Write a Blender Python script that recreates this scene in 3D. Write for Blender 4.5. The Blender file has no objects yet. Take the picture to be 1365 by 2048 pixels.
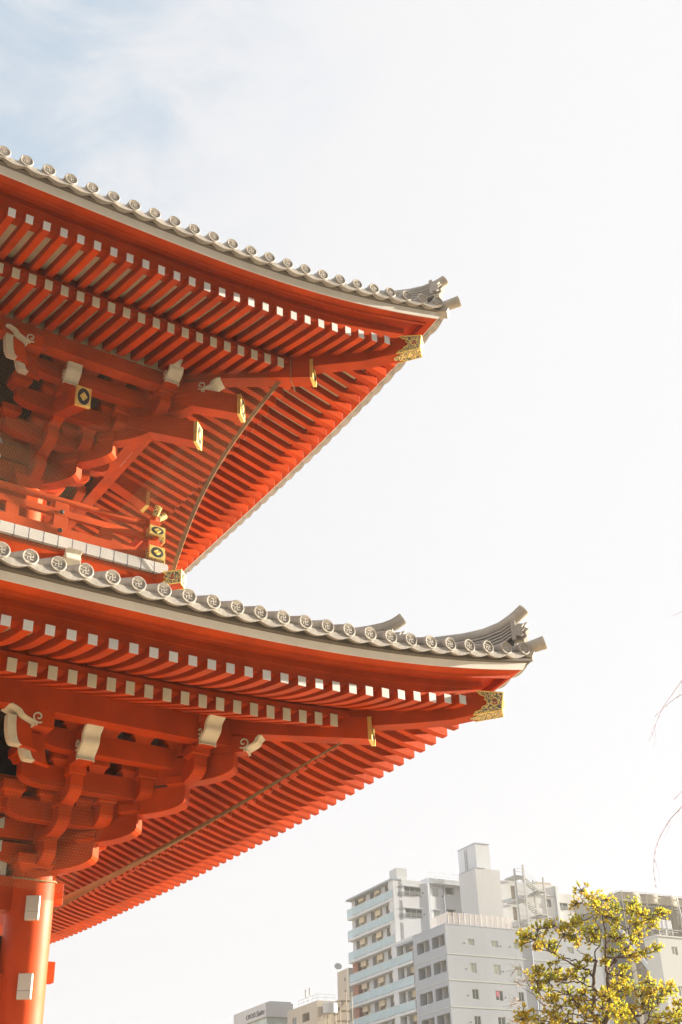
import bpy, bmesh, math, random
from mathutils import Vector, Matrix
random.seed(7)
PI = math.pi
SC = bpy.context.scene
COL = SC.collection
U = 0.30                      # one rafter spacing of the gate, in metres
ZG = 29.75                    # ground below the lower eave corner, in rafter spacings
# ------------------------------------------------------------------ camera
CAM = Vector((-41.068 * U, -46.258 * U, (-24.415 + ZG) * U))
pitch, roll, yaw = math.radians(31.215), math.radians(-2.154), math.radians(55.128)
FWD = Vector((math.cos(pitch) * math.cos(yaw), math.cos(pitch) * math.sin(yaw), math.sin(pitch)))
r0 = Vector((math.sin(yaw), -math.cos(yaw), 0)); u0 = r0.cross(FWD)
RT = math.cos(roll) * r0 + math.sin(roll) * u0
UP = -math.sin(roll) * r0 + math.cos(roll) * u0
cd = bpy.data.cameras.new('camera'); co = bpy.data.objects.new('camera', cd); COL.objects.link(co)
M = Matrix((RT, UP, -FWD)).transposed().to_4x4(); M.translation = CAM
co.matrix_world = M
cd.sensor_fit = 'VERTICAL'; cd.sensor_height = 36.0; cd.lens = 2402.0 / 2048 * 36.0
cd.clip_end = 5000
SC.camera = co
# ------------------------------------------------------------------ light
SUN_AZ, SUN_EL = math.radians(-11), math.radians(14.5)
SUND = Vector((math.cos(SUN_EL) * math.cos(SUN_AZ), math.cos(SUN_EL) * math.sin(SUN_AZ), math.sin(SUN_EL)))
sl = bpy.data.lights.new('sun', 'SUN'); sl.energy = 5.0; sl.angle = math.radians(0.5); sl.color = (1.0, .88, .69)
so = bpy.data.objects.new('sun', sl); COL.objects.link(so)
so.rotation_euler = SUND.to_track_quat('Z', 'Y').to_euler()
so.location = SUND * 60 + Vector((0, 0, 20))
W = bpy.data.worlds.new('World'); SC.world = W; W.use_nodes = True
nt = W.node_tree; nd = nt.nodes; lk = nt.links
bg = nd['Background']; bg.inputs['Strength'].default_value = 0.1
sky = nd.new('ShaderNodeTexSky'); sky.sky_type = 'NISHITA'; sky.sun_disc = False
sky.sun_elevation = SUN_EL; sky.sun_rotation = PI / 2 - SUN_AZ
tc = nd.new('ShaderNodeTexCoord')
def vmath(op, a, b):
    n = nd.new('ShaderNodeVectorMath'); n.operation = op
    lk.new(a, n.inputs[0])
    if isinstance(b, (tuple, Vector)): n.inputs[1].default_value = tuple(b)
    else: lk.new(b, n.inputs[1])
    return n
def rng(v, a, b, c, d, smooth=True):
    n = nd.new('ShaderNodeMapRange'); n.interpolation_type = 'SMOOTHSTEP' if smooth else 'LINEAR'
    lk.new(v, n.inputs['Value'])
    for k, x in zip(('From Min', 'From Max', 'To Min', 'To Max'), (a, b, c, d)): n.inputs[k].default_value = x
    return n.outputs[0]
def wmath(op, a, b):
    n = nd.new('ShaderNodeMath'); n.operation = op
    for i, x in enumerate((a, b)):
        if isinstance(x, (int, float)): n.inputs[i].default_value = x
        else: lk.new(x, n.inputs[i])
    return n.outputs[0]
BLUE = (FWD + RT * (-1500 / 2402) + UP * (1450 / 2402)).normalized()   # clear part of the sky, up and to the left
dotb = vmath('DOT_PRODUCT', tc.outputs['Generated'], BLUE).outputs['Value']
gap = rng(dotb, math.cos(math.radians(33)), math.cos(math.radians(19)), 0.0, 1.0)
mp = nd.new('ShaderNodeMapping'); mp.inputs['Scale'].default_value = (2.2, 2.2, 5.0); mp.inputs['Rotation'].default_value = (.3, .2, .6)
lk.new(tc.outputs['Generated'], mp.inputs['Vector'])
nz = nd.new('ShaderNodeTexNoise'); nz.inputs['Scale'].default_value = 3.2; nz.inputs['Detail'].default_value = 8; nz.inputs['Roughness'].default_value = .62
nz.inputs['Distortion'].default_value = .6
lk.new(mp.outputs[0], nz.inputs['Vector'])
wisp = rng(nz.outputs['Fac'], .30, .66, .62, 0.10)
fac = wmath('MULTIPLY', gap, wisp)
dots = vmath('DOT_PRODUCT', tc.outputs['Generated'], SUND).outputs['Value']
cl0 = rng(dots, -.05, .95, 2.02, 2.45, False)
# low southern sky dimmed out of view, standing in for light-blocking town and trees
south = rng(vmath('DOT_PRODUCT', tc.outputs['Generated'], Vector((.1, -1, 0)).normalized()).outputs['Value'], -.05, .45, 0.0, 1.0)
sz = nd.new('ShaderNodeSeparateXYZ'); lk.new(tc.outputs['Generated'], sz.inputs[0])
low = rng(sz.outputs[2], .22, .52, .88, 0.0)
dim = wmath('SUBTRACT', 1.0, wmath('MULTIPLY', south, low))
cl = wmath('MULTIPLY', wmath('MULTIPLY', cl0, dim), rng(dots, -.8, .0, 1.4, 1.0))  # sky opposite the sun also raised, as fill for the left facades
cc = nd.new('ShaderNodeCombineColor'); lk.new(cl, cc.inputs[0]); lk.new(cl, cc.inputs[1]); lk.new(wmath('MULTIPLY', cl, 1.02), cc.inputs[2])
mx = nd.new('ShaderNodeMix'); mx.data_type = 'RGBA'
lk.new(fac, mx.inputs[0]); lk.new(cc.outputs[0], mx.inputs[6]); lk.new(sky.outputs[0], mx.inputs[7])
sx_ = nd.new('ShaderNodeMix'); sx_.data_type = 'RGBA'; sx_.inputs[0].default_value = .8
lk.new(sky.outputs[0], sx_.inputs[6]); sx_.inputs[7].default_value = (.95, 1.40, 1.78, 1); lk.new(sx_.outputs[2], mx.inputs[7])
lk.new(mx.outputs[2], bg.inputs['Color'])
vs = SC.view_settings; vs.view_transform = 'Standard'; vs.look = 'None'; vs.exposure = 2.0; vs.gamma = 1
SC.cycles.max_bounces = 8; SC.cycles.diffuse_bounces = 1; SC.cycles.transparent_max_bounces = 12
SC.cycles.use_denoising = True

# ------------------------------------------------------------------ materials
def mat(name, col, rough=.55, var=.12, scale=3.0, bump=.0, bscale=20., metal=0., dirt=None, spec=.4, streak=False, col2=None, rand=0.):
    m = bpy.data.materials.new(name); m.use_nodes = True
    t = m.node_tree; n = t.nodes; l = t.links; b = n['Principled BSDF']
    tcn = n.new('ShaderNodeTexCoord'); src = tcn.outputs['Object']
    if streak:
        mpn = n.new('ShaderNodeMapping'); mpn.inputs['Scale'].default_value = (1, 1, .12); l.new(src, mpn.inputs[0]); src = mpn.outputs[0]
    a = n.new('ShaderNodeTexNoise'); a.inputs['Scale'].default_value = scale; a.inputs['Detail'].default_value = 6; l.new(src, a.inputs['Vector'])
    r = n.new('ShaderNodeValToRGB'); l.new(a.outputs['Fac'], r.inputs[0])
    c2 = col2 or tuple(min(1, c * (1 + var)) for c in col)
    c1 = tuple(c * (1 - var) for c in col)
    r.color_ramp.elements[0].position = .3; r.color_ramp.elements[1].position = .7
    r.color_ramp.elements[0].color = (*c1, 1); r.color_ramp.elements[1].color = (*c2, 1)
    out = r.outputs[0]
    if dirt:
        a2 = n.new('ShaderNodeTexNoise'); a2.inputs['Scale'].default_value = scale * .35; a2.inputs['Detail'].default_value = 9; a2.inputs['Roughness'].default_value = .7
        l.new(src, a2.inputs['Vector'])
        r2 = n.new('ShaderNodeValToRGB'); l.new(a2.outputs['Fac'], r2.inputs[0])
        r2.color_ramp.elements[0].position = .52; r2.color_ramp.elements[1].position = .75
        r2.color_ramp.elements[0].color = (0, 0, 0, 1); r2.color_ramp.elements[1].color = (.6, .6, .6, 1)
        x = n.new('ShaderNodeMix'); x.data_type = 'RGBA'; l.new(r2.outputs[0], x.inputs[0]); l.new(out, x.inputs[6]); x.inputs[7].default_value = (*dirt, 1)
        out = x.outputs[2]
    if rand:
        oi = n.new('ShaderNodeObjectInfo'); rr = n.new('ShaderNodeMapRange'); l.new(oi.outputs['Random'], rr.inputs[0]); rr.inputs[3].default_value = 1 - rand; rr.inputs[4].default_value = 1 + rand * .5
        mu = n.new('ShaderNodeVectorMath'); mu.operation = 'SCALE'; l.new(out, mu.inputs[0]); l.new(rr.outputs[0], mu.inputs['Scale']); out = mu.outputs[0]
    l.new(out, b.inputs['Base Color'])
    mr = n.new('ShaderNodeMapRange'); l.new(a.outputs['Fac'], mr.inputs[0]); mr.inputs[3].default_value = max(0, rough - .1); mr.inputs[4].default_value = min(1, rough + .12)
    l.new(mr.outputs[0], b.inputs['Roughness'])
    b.inputs['Metallic'].default_value = metal; b.inputs['Specular IOR Level'].default_value = spec
    if bump:
        a3 = n.new('ShaderNodeTexNoise'); a3.inputs['Scale'].default_value = bscale; a3.inputs['Detail'].default_value = 5; l.new(tcn.outputs['Object'], a3.inputs['Vector'])
        bp = n.new('ShaderNodeBump'); bp.inputs['Strength'].default_value = bump; bp.inputs['Distance'].default_value = .02; l.new(a3.outputs['Fac'], bp.inputs['Height'])
        l.new(bp.outputs[0], b.inputs['Normal'])
    return m
RED = mat('vermilion_paint', (.58, .062, .003), .5, .2, 1.6, .15, 14, dirt=(.40, .042, .006), spec=.12, rand=.16)
REDG = mat('vermilion_gloss', (.60, .068, .004), .55, .12, 1.3, .06, 9, dirt=(.46, .05, .006), spec=.3, rand=.08)
CREAM = mat('cream_board', (.76, .60, .40), .7, .1, 2.0)
WHITE = mat('white_paint', (.70, .69, .68), .55, .05, 3.0, dirt=(.60, .58, .55), rand=.12)
NOSEW = mat('ivory_paint', (.76, .68, .54), .7, .1, 4.0, .1, 12)
TILE = mat('grey_tile', (.44, .40, .35), .5, .22, 3.5, .2, 18, dirt=(.30, .285, .26))
CAPT = mat('end_tile', (.47, .43, .385), .55, .2, 5, .25, 25, dirt=(.30, .28, .24), rand=.2)
ENDT = mat('sunlit_end_tile', (.56, .50, .40), .5, .15, 5, .2, 25)  # ridge and corner end discs paler and warmer, standing in for sunlight
CAPIN = mat('end_tile_field', (.37, .34, .295), .6, .2, 6, .2, 25, rand=.15)
DARK = mat('bedding_board', (.15, .135, .12), .7, .2, 3)
GOLD = mat('gilt_metal', (.94, .70, .22), .38, .12, 8, .15, 30, metal=.5)
PATINA = mat('black_lacquer', (.06, .065, .07), .35, .3, 6)
SEAM = mat('blue_grey_edge', (.14, .15, .24), .6, .1)
REDMOTIF = mat('red_enamel', (.6, .04, .03), .4, .1)
NETM = mat('tan_cord', (.40, .27, .14), .8, .2, 30)
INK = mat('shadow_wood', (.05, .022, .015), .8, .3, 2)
IRON = mat('dark_iron', (.05, .055, .07), .5, .2)
STONE = None
def gilt_filigree():
    m = bpy.data.materials.new('gilt_filigree'); m.use_nodes = True
    t = m.node_tree; n = t.nodes; l = t.links; b = n['Principled BSDF']
    tcn = n.new('ShaderNodeTexCoord')
    v = n.new('ShaderNodeTexVoronoi'); v.feature = 'SMOOTH_F1'; v.inputs['Scale'].default_value = 13.0; l.new(tcn.outputs['Object'], v.inputs['Vector'])
    w = n.new('ShaderNodeMath'); w.operation = 'SINE'; s = n.new('ShaderNodeMath'); s.operation = 'MULTIPLY'; s.inputs[1].default_value = 30
    l.new(v.outputs['Distance'], s.inputs[0]); l.new(s.outputs[0], w.inputs[0])
    r = n.new('ShaderNodeValToRGB'); l.new(w.outputs[0], r.inputs[0])
    r.color_ramp.elements[0].position = .02; r.color_ramp.elements[1].position = .2
    r.color_ramp.elements[0].color = (.17, .155, .11, 1); r.color_ramp.elements[1].color = (.94, .70, .26, 1)
    l.new(r.outputs[0], b.inputs['Base Color']); b.inputs['Metallic'].default_value = .25
    b.inputs['Roughness'].default_value = .38
    return m
FILI = gilt_filigree()

# ------------------------------------------------------------------ mesh helper
class MB:
    def __init__(s): s.v = []; s.f = []; s.m = []; s.mats = []
    def mi(s, m):
        if m not in s.mats: s.mats.append(m)
        return s.mats.index(m)
    def add(s, vs, fs, m):
        k = len(s.v); s.v += [tuple(v) for v in vs]; i = s.mi(m)
        for f in fs: s.f.append([k + j for j in f]); s.m.append(i)
    def hexa(s, a, b, m):                       # two quads a, b (4 corners each)
        s.add(list(a) + list(b), [(3, 2, 1, 0), (4, 5, 6, 7), (0, 1, 5, 4), (1, 2, 6, 5), (2, 3, 7, 6), (3, 0, 4, 7)], m)
    def box(s, o, ax, ay, az, m):               # centre o, half axes
        o, ax, ay, az = map(Vector, (o, ax, ay, az))
        q = [o - ax - ay, o + ax - ay, o + ax + ay, o - ax + ay]
        s.hexa([p - az for p in q], [p + az for p in q], m)
    def prism(s, poly, ext, m):                 # polygon (list of Vectors) extruded by vector ext
        n = len(poly); ext = Vector(ext)
        s.add([Vector(p) for p in poly] + [Vector(p) + ext for p in poly],
              [tuple(range(n))[::-1], tuple(range(n, 2 * n))] + [(i, (i + 1) % n, n + (i + 1) % n, n + i) for i in range(n)], m)
    def grid(s, rows, m, flip=False):
        n = len(rows[0]); vs = [p for r in rows for p in r]; fs = []
        for i in range(len(rows) - 1):
            for j in range(n - 1):
                f = (i * n + j, i * n + j + 1, (i + 1) * n + j + 1, (i + 1) * n + j)
                fs.append(f[::-1] if flip else f)
        s.add(vs, fs, m)
    def tube(s, pts, r, m, n=8, caps=True):
        pts = [Vector(p) for p in pts]; rs = r if isinstance(r, (list, tuple)) else [r] * len(pts)
        rings = []
        t0 = (pts[1] - pts[0]).normalized(); ref = Vector((0, 0, 1)) if abs(t0.z) < .9 else Vector((1, 0, 0))
        a = t0.cross(ref).normalized()
        for i, p in enumerate(pts):
            t = (pts[min(i + 1, len(pts) - 1)] - pts[max(i - 1, 0)]).normalized()
            a = (a - t * a.dot(t)).normalized(); b = t.cross(a)
            rings.append([p + (a * math.cos(2 * PI * k / n) + b * math.sin(2 * PI * k / n)) * rs[i] for k in range(n)])
        k0 = len(s.v); vs = [p for q in rings for p in q]; fs = []
        for i in range(len(rings) - 1):
            for k in range(n): fs.append((i * n + k, i * n + (k + 1) % n, (i + 1) * n + (k + 1) % n, (i + 1) * n + k))
        if caps: fs += [tuple(range(n))[::-1], tuple(range((len(rings) - 1) * n, len(rings) * n))]
        s.add(vs, fs, m)
    def build(s, name, parent=None, smooth=False, bevel=0, autosmooth=None):
        me = bpy.data.meshes.new(name)
        me.from_pydata(s.v, [], s.f)
        for m in s.mats: me.materials.append(m)
        me.polygons.foreach_set('material_index', s.m)
        bm = bmesh.new(); bm.from_mesh(me); bmesh.ops.recalc_face_normals(bm, faces=bm.faces); bm.to_mesh(me); bm.free()
        if smooth:
            me.polygons.foreach_set('use_smooth', [True] * len(me.polygons))
        o = bpy.data.objects.new(name, me); COL.objects.link(o)
        if smooth and autosmooth:
            me.set_sharp_from_angle(angle=math.radians(autosmooth))
        if bevel:
            b = o.modifiers.new('bevel', 'BEVEL'); b.width = bevel; b.segments = 2; b.limit_method = 'ANGLE'; b.angle_limit = math.radians(40)
        if parent: attach(o, parent)
        return o
ROOTINV = {}
def attach(o, parent):
    o.parent = parent
    o.matrix_parent_inverse = ROOTINV.get(parent.name, Matrix.Identity(4))
def tag(o, label, cat, group=None, kind=None):
    if label: o['label'] = label
    if cat: o['category'] = cat
    if group: o['group'] = group
    if kind: o['kind'] = kind
    return o
def thing(name, loc, label, cat, group=None):
    o = bpy.data.objects.new(name, None); COL.objects.link(o); o.location = loc; o.empty_display_size = .3
    ROOTINV[o.name] = Matrix.Translation(-Vector(loc))
    return tag(o, label, cat, group)
def G(x, y, z): return Vector((x * U, y * U, (z + ZG) * U))          # gate units -> metres

# ------------------------------------------------------------------ ground
STONE = mat('pale_paving', (.52, .405, .26), .8, .08, .25, .15, 6, dirt=(.41, .32, .20))
g = MB()
g.add([(-500, -500, 0), (500, -500, 0), (500, 650, 0), (-500, 650, 0)], [(0, 1, 2, 3)], STONE)
tag(g.build('ground'), None, None, kind='structure')

BOUNCE_CUT = mat('bounce_cut_dark', (.10, .09, .08), .9, .15, .6, .2, 8)
g = MB(); g.add([(-160, -170, .004), (30, -170, .004), (30, -12, .004), (-160, -12, .004)], [(0, 1, 2, 3)], BOUNCE_CUT)  # unseen dark sheet added south of the gate to cut front bounce light
tag(g.build('added_dark_ground'), None, None, kind='structure')
# ------------------------------------------------------------------ the gate
GATE = thing('temple_gate', G(-17.8, 17.8, -ZG), 'vermilion two storey temple gate with curved tiled eaves and white rafter ends', 'temple gate')
class L: pass
lo = L(); lo.u = 0.0; lo.c = (.339, -1.609, .579, -.073); lo.o = 1.58; lo.s = 1.0; lo.b = .368; lo.D = 70.0; lo.zm = -1.25; lo.k = .13; lo.KT = .83; lo.M = (.75, .93, 1.07); lo.Wz = (1.25, 1.56); lo.dz = 2.21
lo.fly = lambda d: -.24 + .12 * d + .028 * d * d
lo.fh, lo.fw = .49, .44
lo.base = lambda e: -.17 + .33 * e + .008 * e * e
lo.bh, lo.bw, lo.bd = .68, .46, 4.65
lo.pur = (9.6, -.82, .62)
up = L(); up.u = 2.037; up.c = (25.582, -1.863, .674, -.089); up.o = 1.49; up.s = .994; up.b = .433; up.D = 66.0; up.zm = 23.65; up.k = .33; up.KT = 1.12; up.M = (.68, 1.0, 1.15); up.Wz = (1.2, 1.58); up.dz = 2.07
up.fly = lambda d: -.32 + .235 * max(d, 0) + .008 * d * d
up.fh, up.fw = .6, .41
up.base = lambda e: -.14 + .28 * e + .004 * e * e
up.bh, up.bw, up.bd = .72, .46, 4.72
up.pur = (10.1, 24.1, 25.2)
TF = 46.0
def zc(E, t):
    t = min(t, 32.0) / 10; c = E.c
    return c[0] + c[1] * t + c[2] * t * t + c[3] * t ** 3
def fold(E, t, side): return min(t, E.D - t) if side else t
def zat(E, t, side=False): return zc(E, fold(E, t, side))
def bul(E, t, side=False): return E.b * max(0.0, 1 - fold(E, t, side) / 16) ** 2
def wk(E, t, side=False): return E.k * max(0.0, 1 - fold(E, t, side) / 16) ** 2
def mirror(p): return (-p[1], -p[0], p[2])
def FP(E, o, t, z, side=False, bulge=True):     # outward o, along t, absolute z
    b = bul(E, t, side) if bulge else 0
    p = (-E.u - t, E.u - o - b, z)
    return mirror(p) if side else p
def t_mitre(E, o, bulge=True):
    t = -o
    for _ in range(8): t = -(o + (bul(E, t) if bulge else 0))
    return t
def tend(E, side): return E.D if side else TF
def sweep(E, prof, m, mb, n=46, zabs=False, bulge=True, closed=True):
    for side in (False, True):
        rows = []
        for (o, dz, kk) in prof:
            t0 = t_mitre(E, o, bulge); t1 = tend(E, side) - (t0 if side else 0); row = []
            for i in range(n + 1):
                f = i / n; f = f if side else f ** 1.3
                t = t0 + (t1 - t0) * f
                z = dz if zabs else zat(E, t, side) + dz + kk * wk(E, t, side)
                row.append(G(*FP(E, o, t, z, side, bulge)))
            rows.append(row)
        if closed: rows.append(rows[0])
        mb.grid(rows, m, flip=side)
def part(mb, name, parent=GATE, **k): return mb.build(name, parent, **k)

def rafter(E, t, side, d0, d1, zb, h, w, n, capm=WHITE, name='flying_rafter', mesh_only=None):
    """one rafter running inward from d0 to d1, bottom height zb(d)"""
    mb = mesh_only or MB()
    rows = []
    for i in range(n + 1):
        d = d0 + (d1 - d0) * i / n; z = zb(d)
        q = [(t - w / 2, z), (t + w / 2, z), (t + w / 2, z + h), (t - w / 2, z + h)]
        rows.append([G(*FP(E, -d, tt, zz, side, False)) for tt, zz in q])
    for r in rows: r.append(r[0])
    mb.grid(rows, RED)
    mb.add(rows[-1][:4], [(0, 1, 2, 3)], RED)
    mb.add(rows[0][:4], [(0, 1, 2, 3)], RED)
    # white painted end: a shallow cap slipped over the tip
    cb = MB() if mesh_only is None else mb
    e = .0
    a = []
    for dd in (-.008 if side else -.03, -.002):
        z = zb(d0)
        q = [(t - w / 2 - e, z - e), (t + w / 2 + e, z - e), (t + w / 2 + e, z + h + e), (t - w / 2 - e, z + h + e)]
        a.append([G(*FP(E, -(d0 + dd), tt, zz, side, False)) for tt, zz in q])
    cb.hexa(a[0], a[1], capm)
    if mesh_only is None:
        o = part(mb, name); cb.build('end_cap', o)
        return o
def fly_args(E, t, side):
    zt = zat(E, t, side); b = bul(E, t, side)
    return dict(d0=-b, d1=min(5.25, fold(E, t, side) - .45), zb=lambda d: zt + E.fly(max(d, 0)), h=E.fh, w=E.fw, n=7)
def base_args(E, t, side):
    zt = zat(E, t, side); b = bul(E, t, side)
    zb = lambda d: E.zm + (zt - E.zm) * (1 - (d - E.bd) / 16) + E.base(d - E.bd)
    return dict(d0=E.bd, d1=min(12.5, fold(E, t, side) - .5), zb=zb, h=E.bh, w=E.bw, n=6)
for E in (lo, up):
    for kind, args, first, nm in (('f', fly_args, 0, 'flying_rafter'), ('b', base_args, 5, 'base_rafter')):
        rest = MB()
        for side in (False, True):
            nmax = int((tend(E, side) - 2) / E.s) if not side else int((E.D - 2) / E.s)
            solo = (27 if not side else 23)
            for i in range(first, nmax):
                t = E.o + E.s * i
                a = args(E, t, side)
                if a['d1'] - a['d0'] < .3: continue
                j = i - first
                capm = WHITE if kind == 'f' else NOSEW  # base ends ivory instead of white: eave shade put into the colour
                if j < solo: rafter(E, t, side, capm=capm, name=nm, **a)
                else: rafter(E, t, side, capm=capm, name=nm, mesh_only=rest, **a)
        r = part(rest, nm); r['kind'] = 'stuff'
    # boards, mouldings, soffits
    mb = MB(); K = E.KT
    sweep(E, [(-1.1, .26, 0), (-.35, .26, 0), (-.35, K, 0), (-.30, K + .02, 0), (-.30, K + .40, 0), (E.M[0] - .10, E.M[2] + .25, 1), (E.M[0] - .10, E.M[1], 1), (E.M[0], E.M[1] - .03, 1), (E.M[0] + .03, E.M[2], 1), (1.24, E.Wz[0] - .03, 1), (1.24, E.Wz[0] + .45, 1), (-1.1, E.Wz[0] + .55, 0)], RED, mb, 54)
    part(mb, 'eave_moulding')
    mb = MB(); sweep(E, [(1.21, E.Wz[0] - .035, 1), (1.28, E.Wz[0] - .035, 1), (1.43, E.Wz[1], 1), (1.21, E.Wz[1] + .002, 1)], WHITE, mb, 54); part(mb, 'eave_board')
    mb = MB(); sweep(E, [(1.36, E.Wz[1] + .006, 1), (1.44, E.Wz[1] + .006, 1), (1.66, E.Wz[1] + .04, 1), (1.66, E.dz - .3, 1), (1.30, E.dz - .3, 1)], DARK, mb, 54); part(mb, 'bedding_board')
    mb = MB()
    for side in (False, True):
        rows = []
        for i in range(9):                              # over the flying rafters
            d = .55 + 4.75 * i / 8; t0 = d; t1 = tend(E, side) - (d if side else 0)
            rows.append([G(*FP(E, -d, t0 + (t1 - t0) * j / 50, zat(E, t0 + (t1 - t0) * j / 50, side) + E.fly(d) + E.fh - .03, side, False)) for j in range(51)])
        mb.grid(rows, CREAM, flip=side)
        rows = []
        for i in range(9):                              # over the base rafters
            d = E.bd + .25 + 8.6 * i / 8; t0 = d; t1 = tend(E, side) - (d if side else 0); row = []
            for j in range(51):
                t = t0 + (t1 - t0) * j / 50
                row.append(G(*FP(E, -d, t, base_args(E, t, side)['zb'](d) + E.bh - .03, side, False)))
            rows.append(row)
        mb.grid(rows, CREAM, flip=side)
    part(mb, 'soffit_board')
    mb = MB(); bt = E.base(0) + E.bh
    sweep(E, [(-E.bd - .12, bt - .05, 0), (-E.bd - .12, E.fly(4.65) - .06, 0), (-E.bd - .3, E.fly(4.65) + .02, 0), (-E.bd - .42, E.fly(5.0) + E.fh, 0), (-E.bd - 1.0, E.fly(5.0) + E.fh, 0), (-E.bd - 1.0, bt - .05, 0)], RED, mb, 50, bulge=False)
    part(mb, 'rafter_beam')
    d, z0, z1 = E.pur
    mb = MB(); sweep(E, [(-d, z0, 0), (-d, z1, 0), (-d - .9, z1, 0), (-d - .9, z0, 0)], RED, mb, 4, zabs=True, bulge=False)
    part(mb, 'purlin')
    mb = MB(); sweep(E, [(-d - .12, z1 - .1, 0), (-d - .12, z1 + 1.6, 0), (-d - .3, z1 + 1.6, 0), (-d - .3, z1 - .1, 0)], CREAM, mb, 4, zabs=True, bulge=False); part(mb, 'infill_board')
    # ---- tiled roof
    SP = 1.265; T0 = -1.35
    def zs(d, t, side, E=E):
        f = max(0., 1 - (d + 1.95) / 20)
        return E.zm + (zat(E, t, side) + wk(E, t, side) - E.zm) * f + E.dz + .42 * (d + 1.95) + .006 * (d + 1.95) ** 2
    DMAX = 15.5 if E is lo else 33.0
    mb = MB()
    for side in (False, True):
        # field of pan tiles: scalloped sheet with front pendants
        n_t = int((tend(E, side) - 2) / SP)
        per = 6
        for i in range(n_t + 1):
            rows = []
            ts = [T0 + SP * (i + k / per) for k in range(per + 1)]
            nd_ = 9
            def dm(t): return min(DMAX, fold(E, t, side) + .15)
            front_top = []; front_bot = []
            for r_ in range(nd_ + 1):
                row = []
                for k, t in enumerate(ts):
                    d0 = -1.95 - (bul(E, t, side)); d1 = max(d0 + .05, dm(t)); d = d0 + (d1 - d0) * r_ / nd_
                    sg = math.sin(PI * k / per)
                    z = zs(max(d, -1.95), t, side) - .15 - .09 * sg
                    p = G(*FP(E, -d, t, z, side, False)); row.append(p)
                    if r_ == 0:
                        front_top.append(p); front_bot.append(G(*FP(E, -d + .03, t, zs(-1.95, t, side) - .43 - .17 * sg, side, False)))
                rows.append(row)
            mb.grid(rows, TILE, flip=side)
            back = [G(*FP(E, 1.58 + bul(E, t, side), t, zs(-1.95, t, side) - .30 - .2 * math.sin(PI * k / per), side, False)) for k, t in enumerate(ts)]
            if t_mitre(E, 1.95) <= ts[0] + .45:
                mb.grid([front_top, front_bot], CAPT); mb.grid([front_bot, back], CAPT)
        # round tile rows
        for i in range(n_t + 1):
            t = T0 + SP * i; tt = fold(E, t, side)
            d0 = -1.93 - bul(E, t, side); d1 = min(DMAX, tt + .3)
            if d1 - d0 < .3: continue
            nn = 8
            pts = [G(*FP(E, -(d0 + (d1 - d0) * k / nn), t, zs(max(-1.95, d0 + (d1 - d0) * k / nn), t, side), side, False)) for k in range(nn + 1)]
            mb.tube(pts, .335 * U, TILE, 12)
    if E is up:
        # upper slopes closed at the ridge
        zr = zs(33, 40, False)
    roof = part(mb, 'tiled_roof', smooth=True, autosmooth=40)
    # end tiles with the temple emblem
    for side in (False, True):
        for i in range(27 if not side else 20):
            t = T0 + SP * i; b = bul(E, t, side)
            c = G(*FP(E, 1.95 + b, t, zs(-1.95, t, side), side, False))
            n = Vector((1, 0, 0)) if side else Vector((0, -1, 0)); rt_ = Vector((0, 1, 0)) if side else Vector((1, 0, 0)); upv = Vector((0, 0, 1))
            m2 = MB(); R = .375 * U; N = 20
            prof = [(R, -.16 * U), (R, .05 * U), (R * .93, .075 * U), (R * .80, .07 * U), (R * .76, .02 * U), (0, .02 * U)]
            rows = [[c + (rt_ * math.cos(2 * PI * k / N) + upv * math.sin(2 * PI * k / N)) * rr + n * hh for k in range(N + 1)] for rr, hh in prof]
            m2.grid(rows[:4], CAPT); m2.grid(rows[3:], CAPIN)
            a = .40 * R; w = .062 * R
            def bar(x0, x1, y0, y1):
                m2.box(c + rt_ * (x0 + x1) / 2 + upv * (y0 + y1) / 2 + n * .03 * U, rt_ * abs(x1 - x0) / 2, upv * abs(y1 - y0) / 2, n * .016 * U, CAPT)
            bar(-w, w, -a, a); bar(-a, -w, -w, w); bar(w, a, -w, w)
            bar(-a, -w, a - 2 * w, a); bar(w, a, -a, -a + 2 * w); bar(a - 2 * w, a, w, a); bar(-a, -a + 2 * w, -a, -w)
            m2.build('end_tile', roof, smooth=True, autosmooth=35)
    # ---- hip ridge, its end ornament and the corner tile, all in the diagonal plane
    dg = Vector((1, -1, 0)).normalized(); nn_ = Vector((1, 1, 0)).normalized()
    def DP(out, z, off=0.): return G(out, -out, z) + nn_ * off * U
    if E is lo:
        top = [(2.02, 5.92), (1.75, 5.60), (1.52, 5.36), (1.07, 4.98), (.4, 4.68), (-.37, 4.54), (-1.0, 4.52), (-1.8, 4.50), (-3.0, 4.8)]
        tier = [(-2.84, 6.24), (-3.2, 5.95), (-3.61, 5.78), (-4.27, 5.68), (-4.93, 5.66), (-6.5, 6.0), (-10, 7.6), (-15, 10.4)]
        org, ct0, cz = (1.45, 1.62, 3.66), [(1.2, 3.05), (1.9, 3.25), (2.3, 3.35), (2.66, 3.48)], None
    else:
        top = [(.24, 31.05), (0, 30.83), (-.28, 30.66), (-.81, 30.42), (-1.48, 30.35), (-2.18, 30.40), (-3.2, 30.7)]
        tier = [(-4.6, 32.2), (-5.2, 31.8), (-6, 31.7), (-8, 32.3), (-14, 35.6), (-30, 46)]
        org, ct0 = (-.5, -.36, 29.35), [(-.6, 28.3), (-.05, 28.45), (.35, 28.55), (.8, 28.72)]
    rb = MB()
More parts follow.
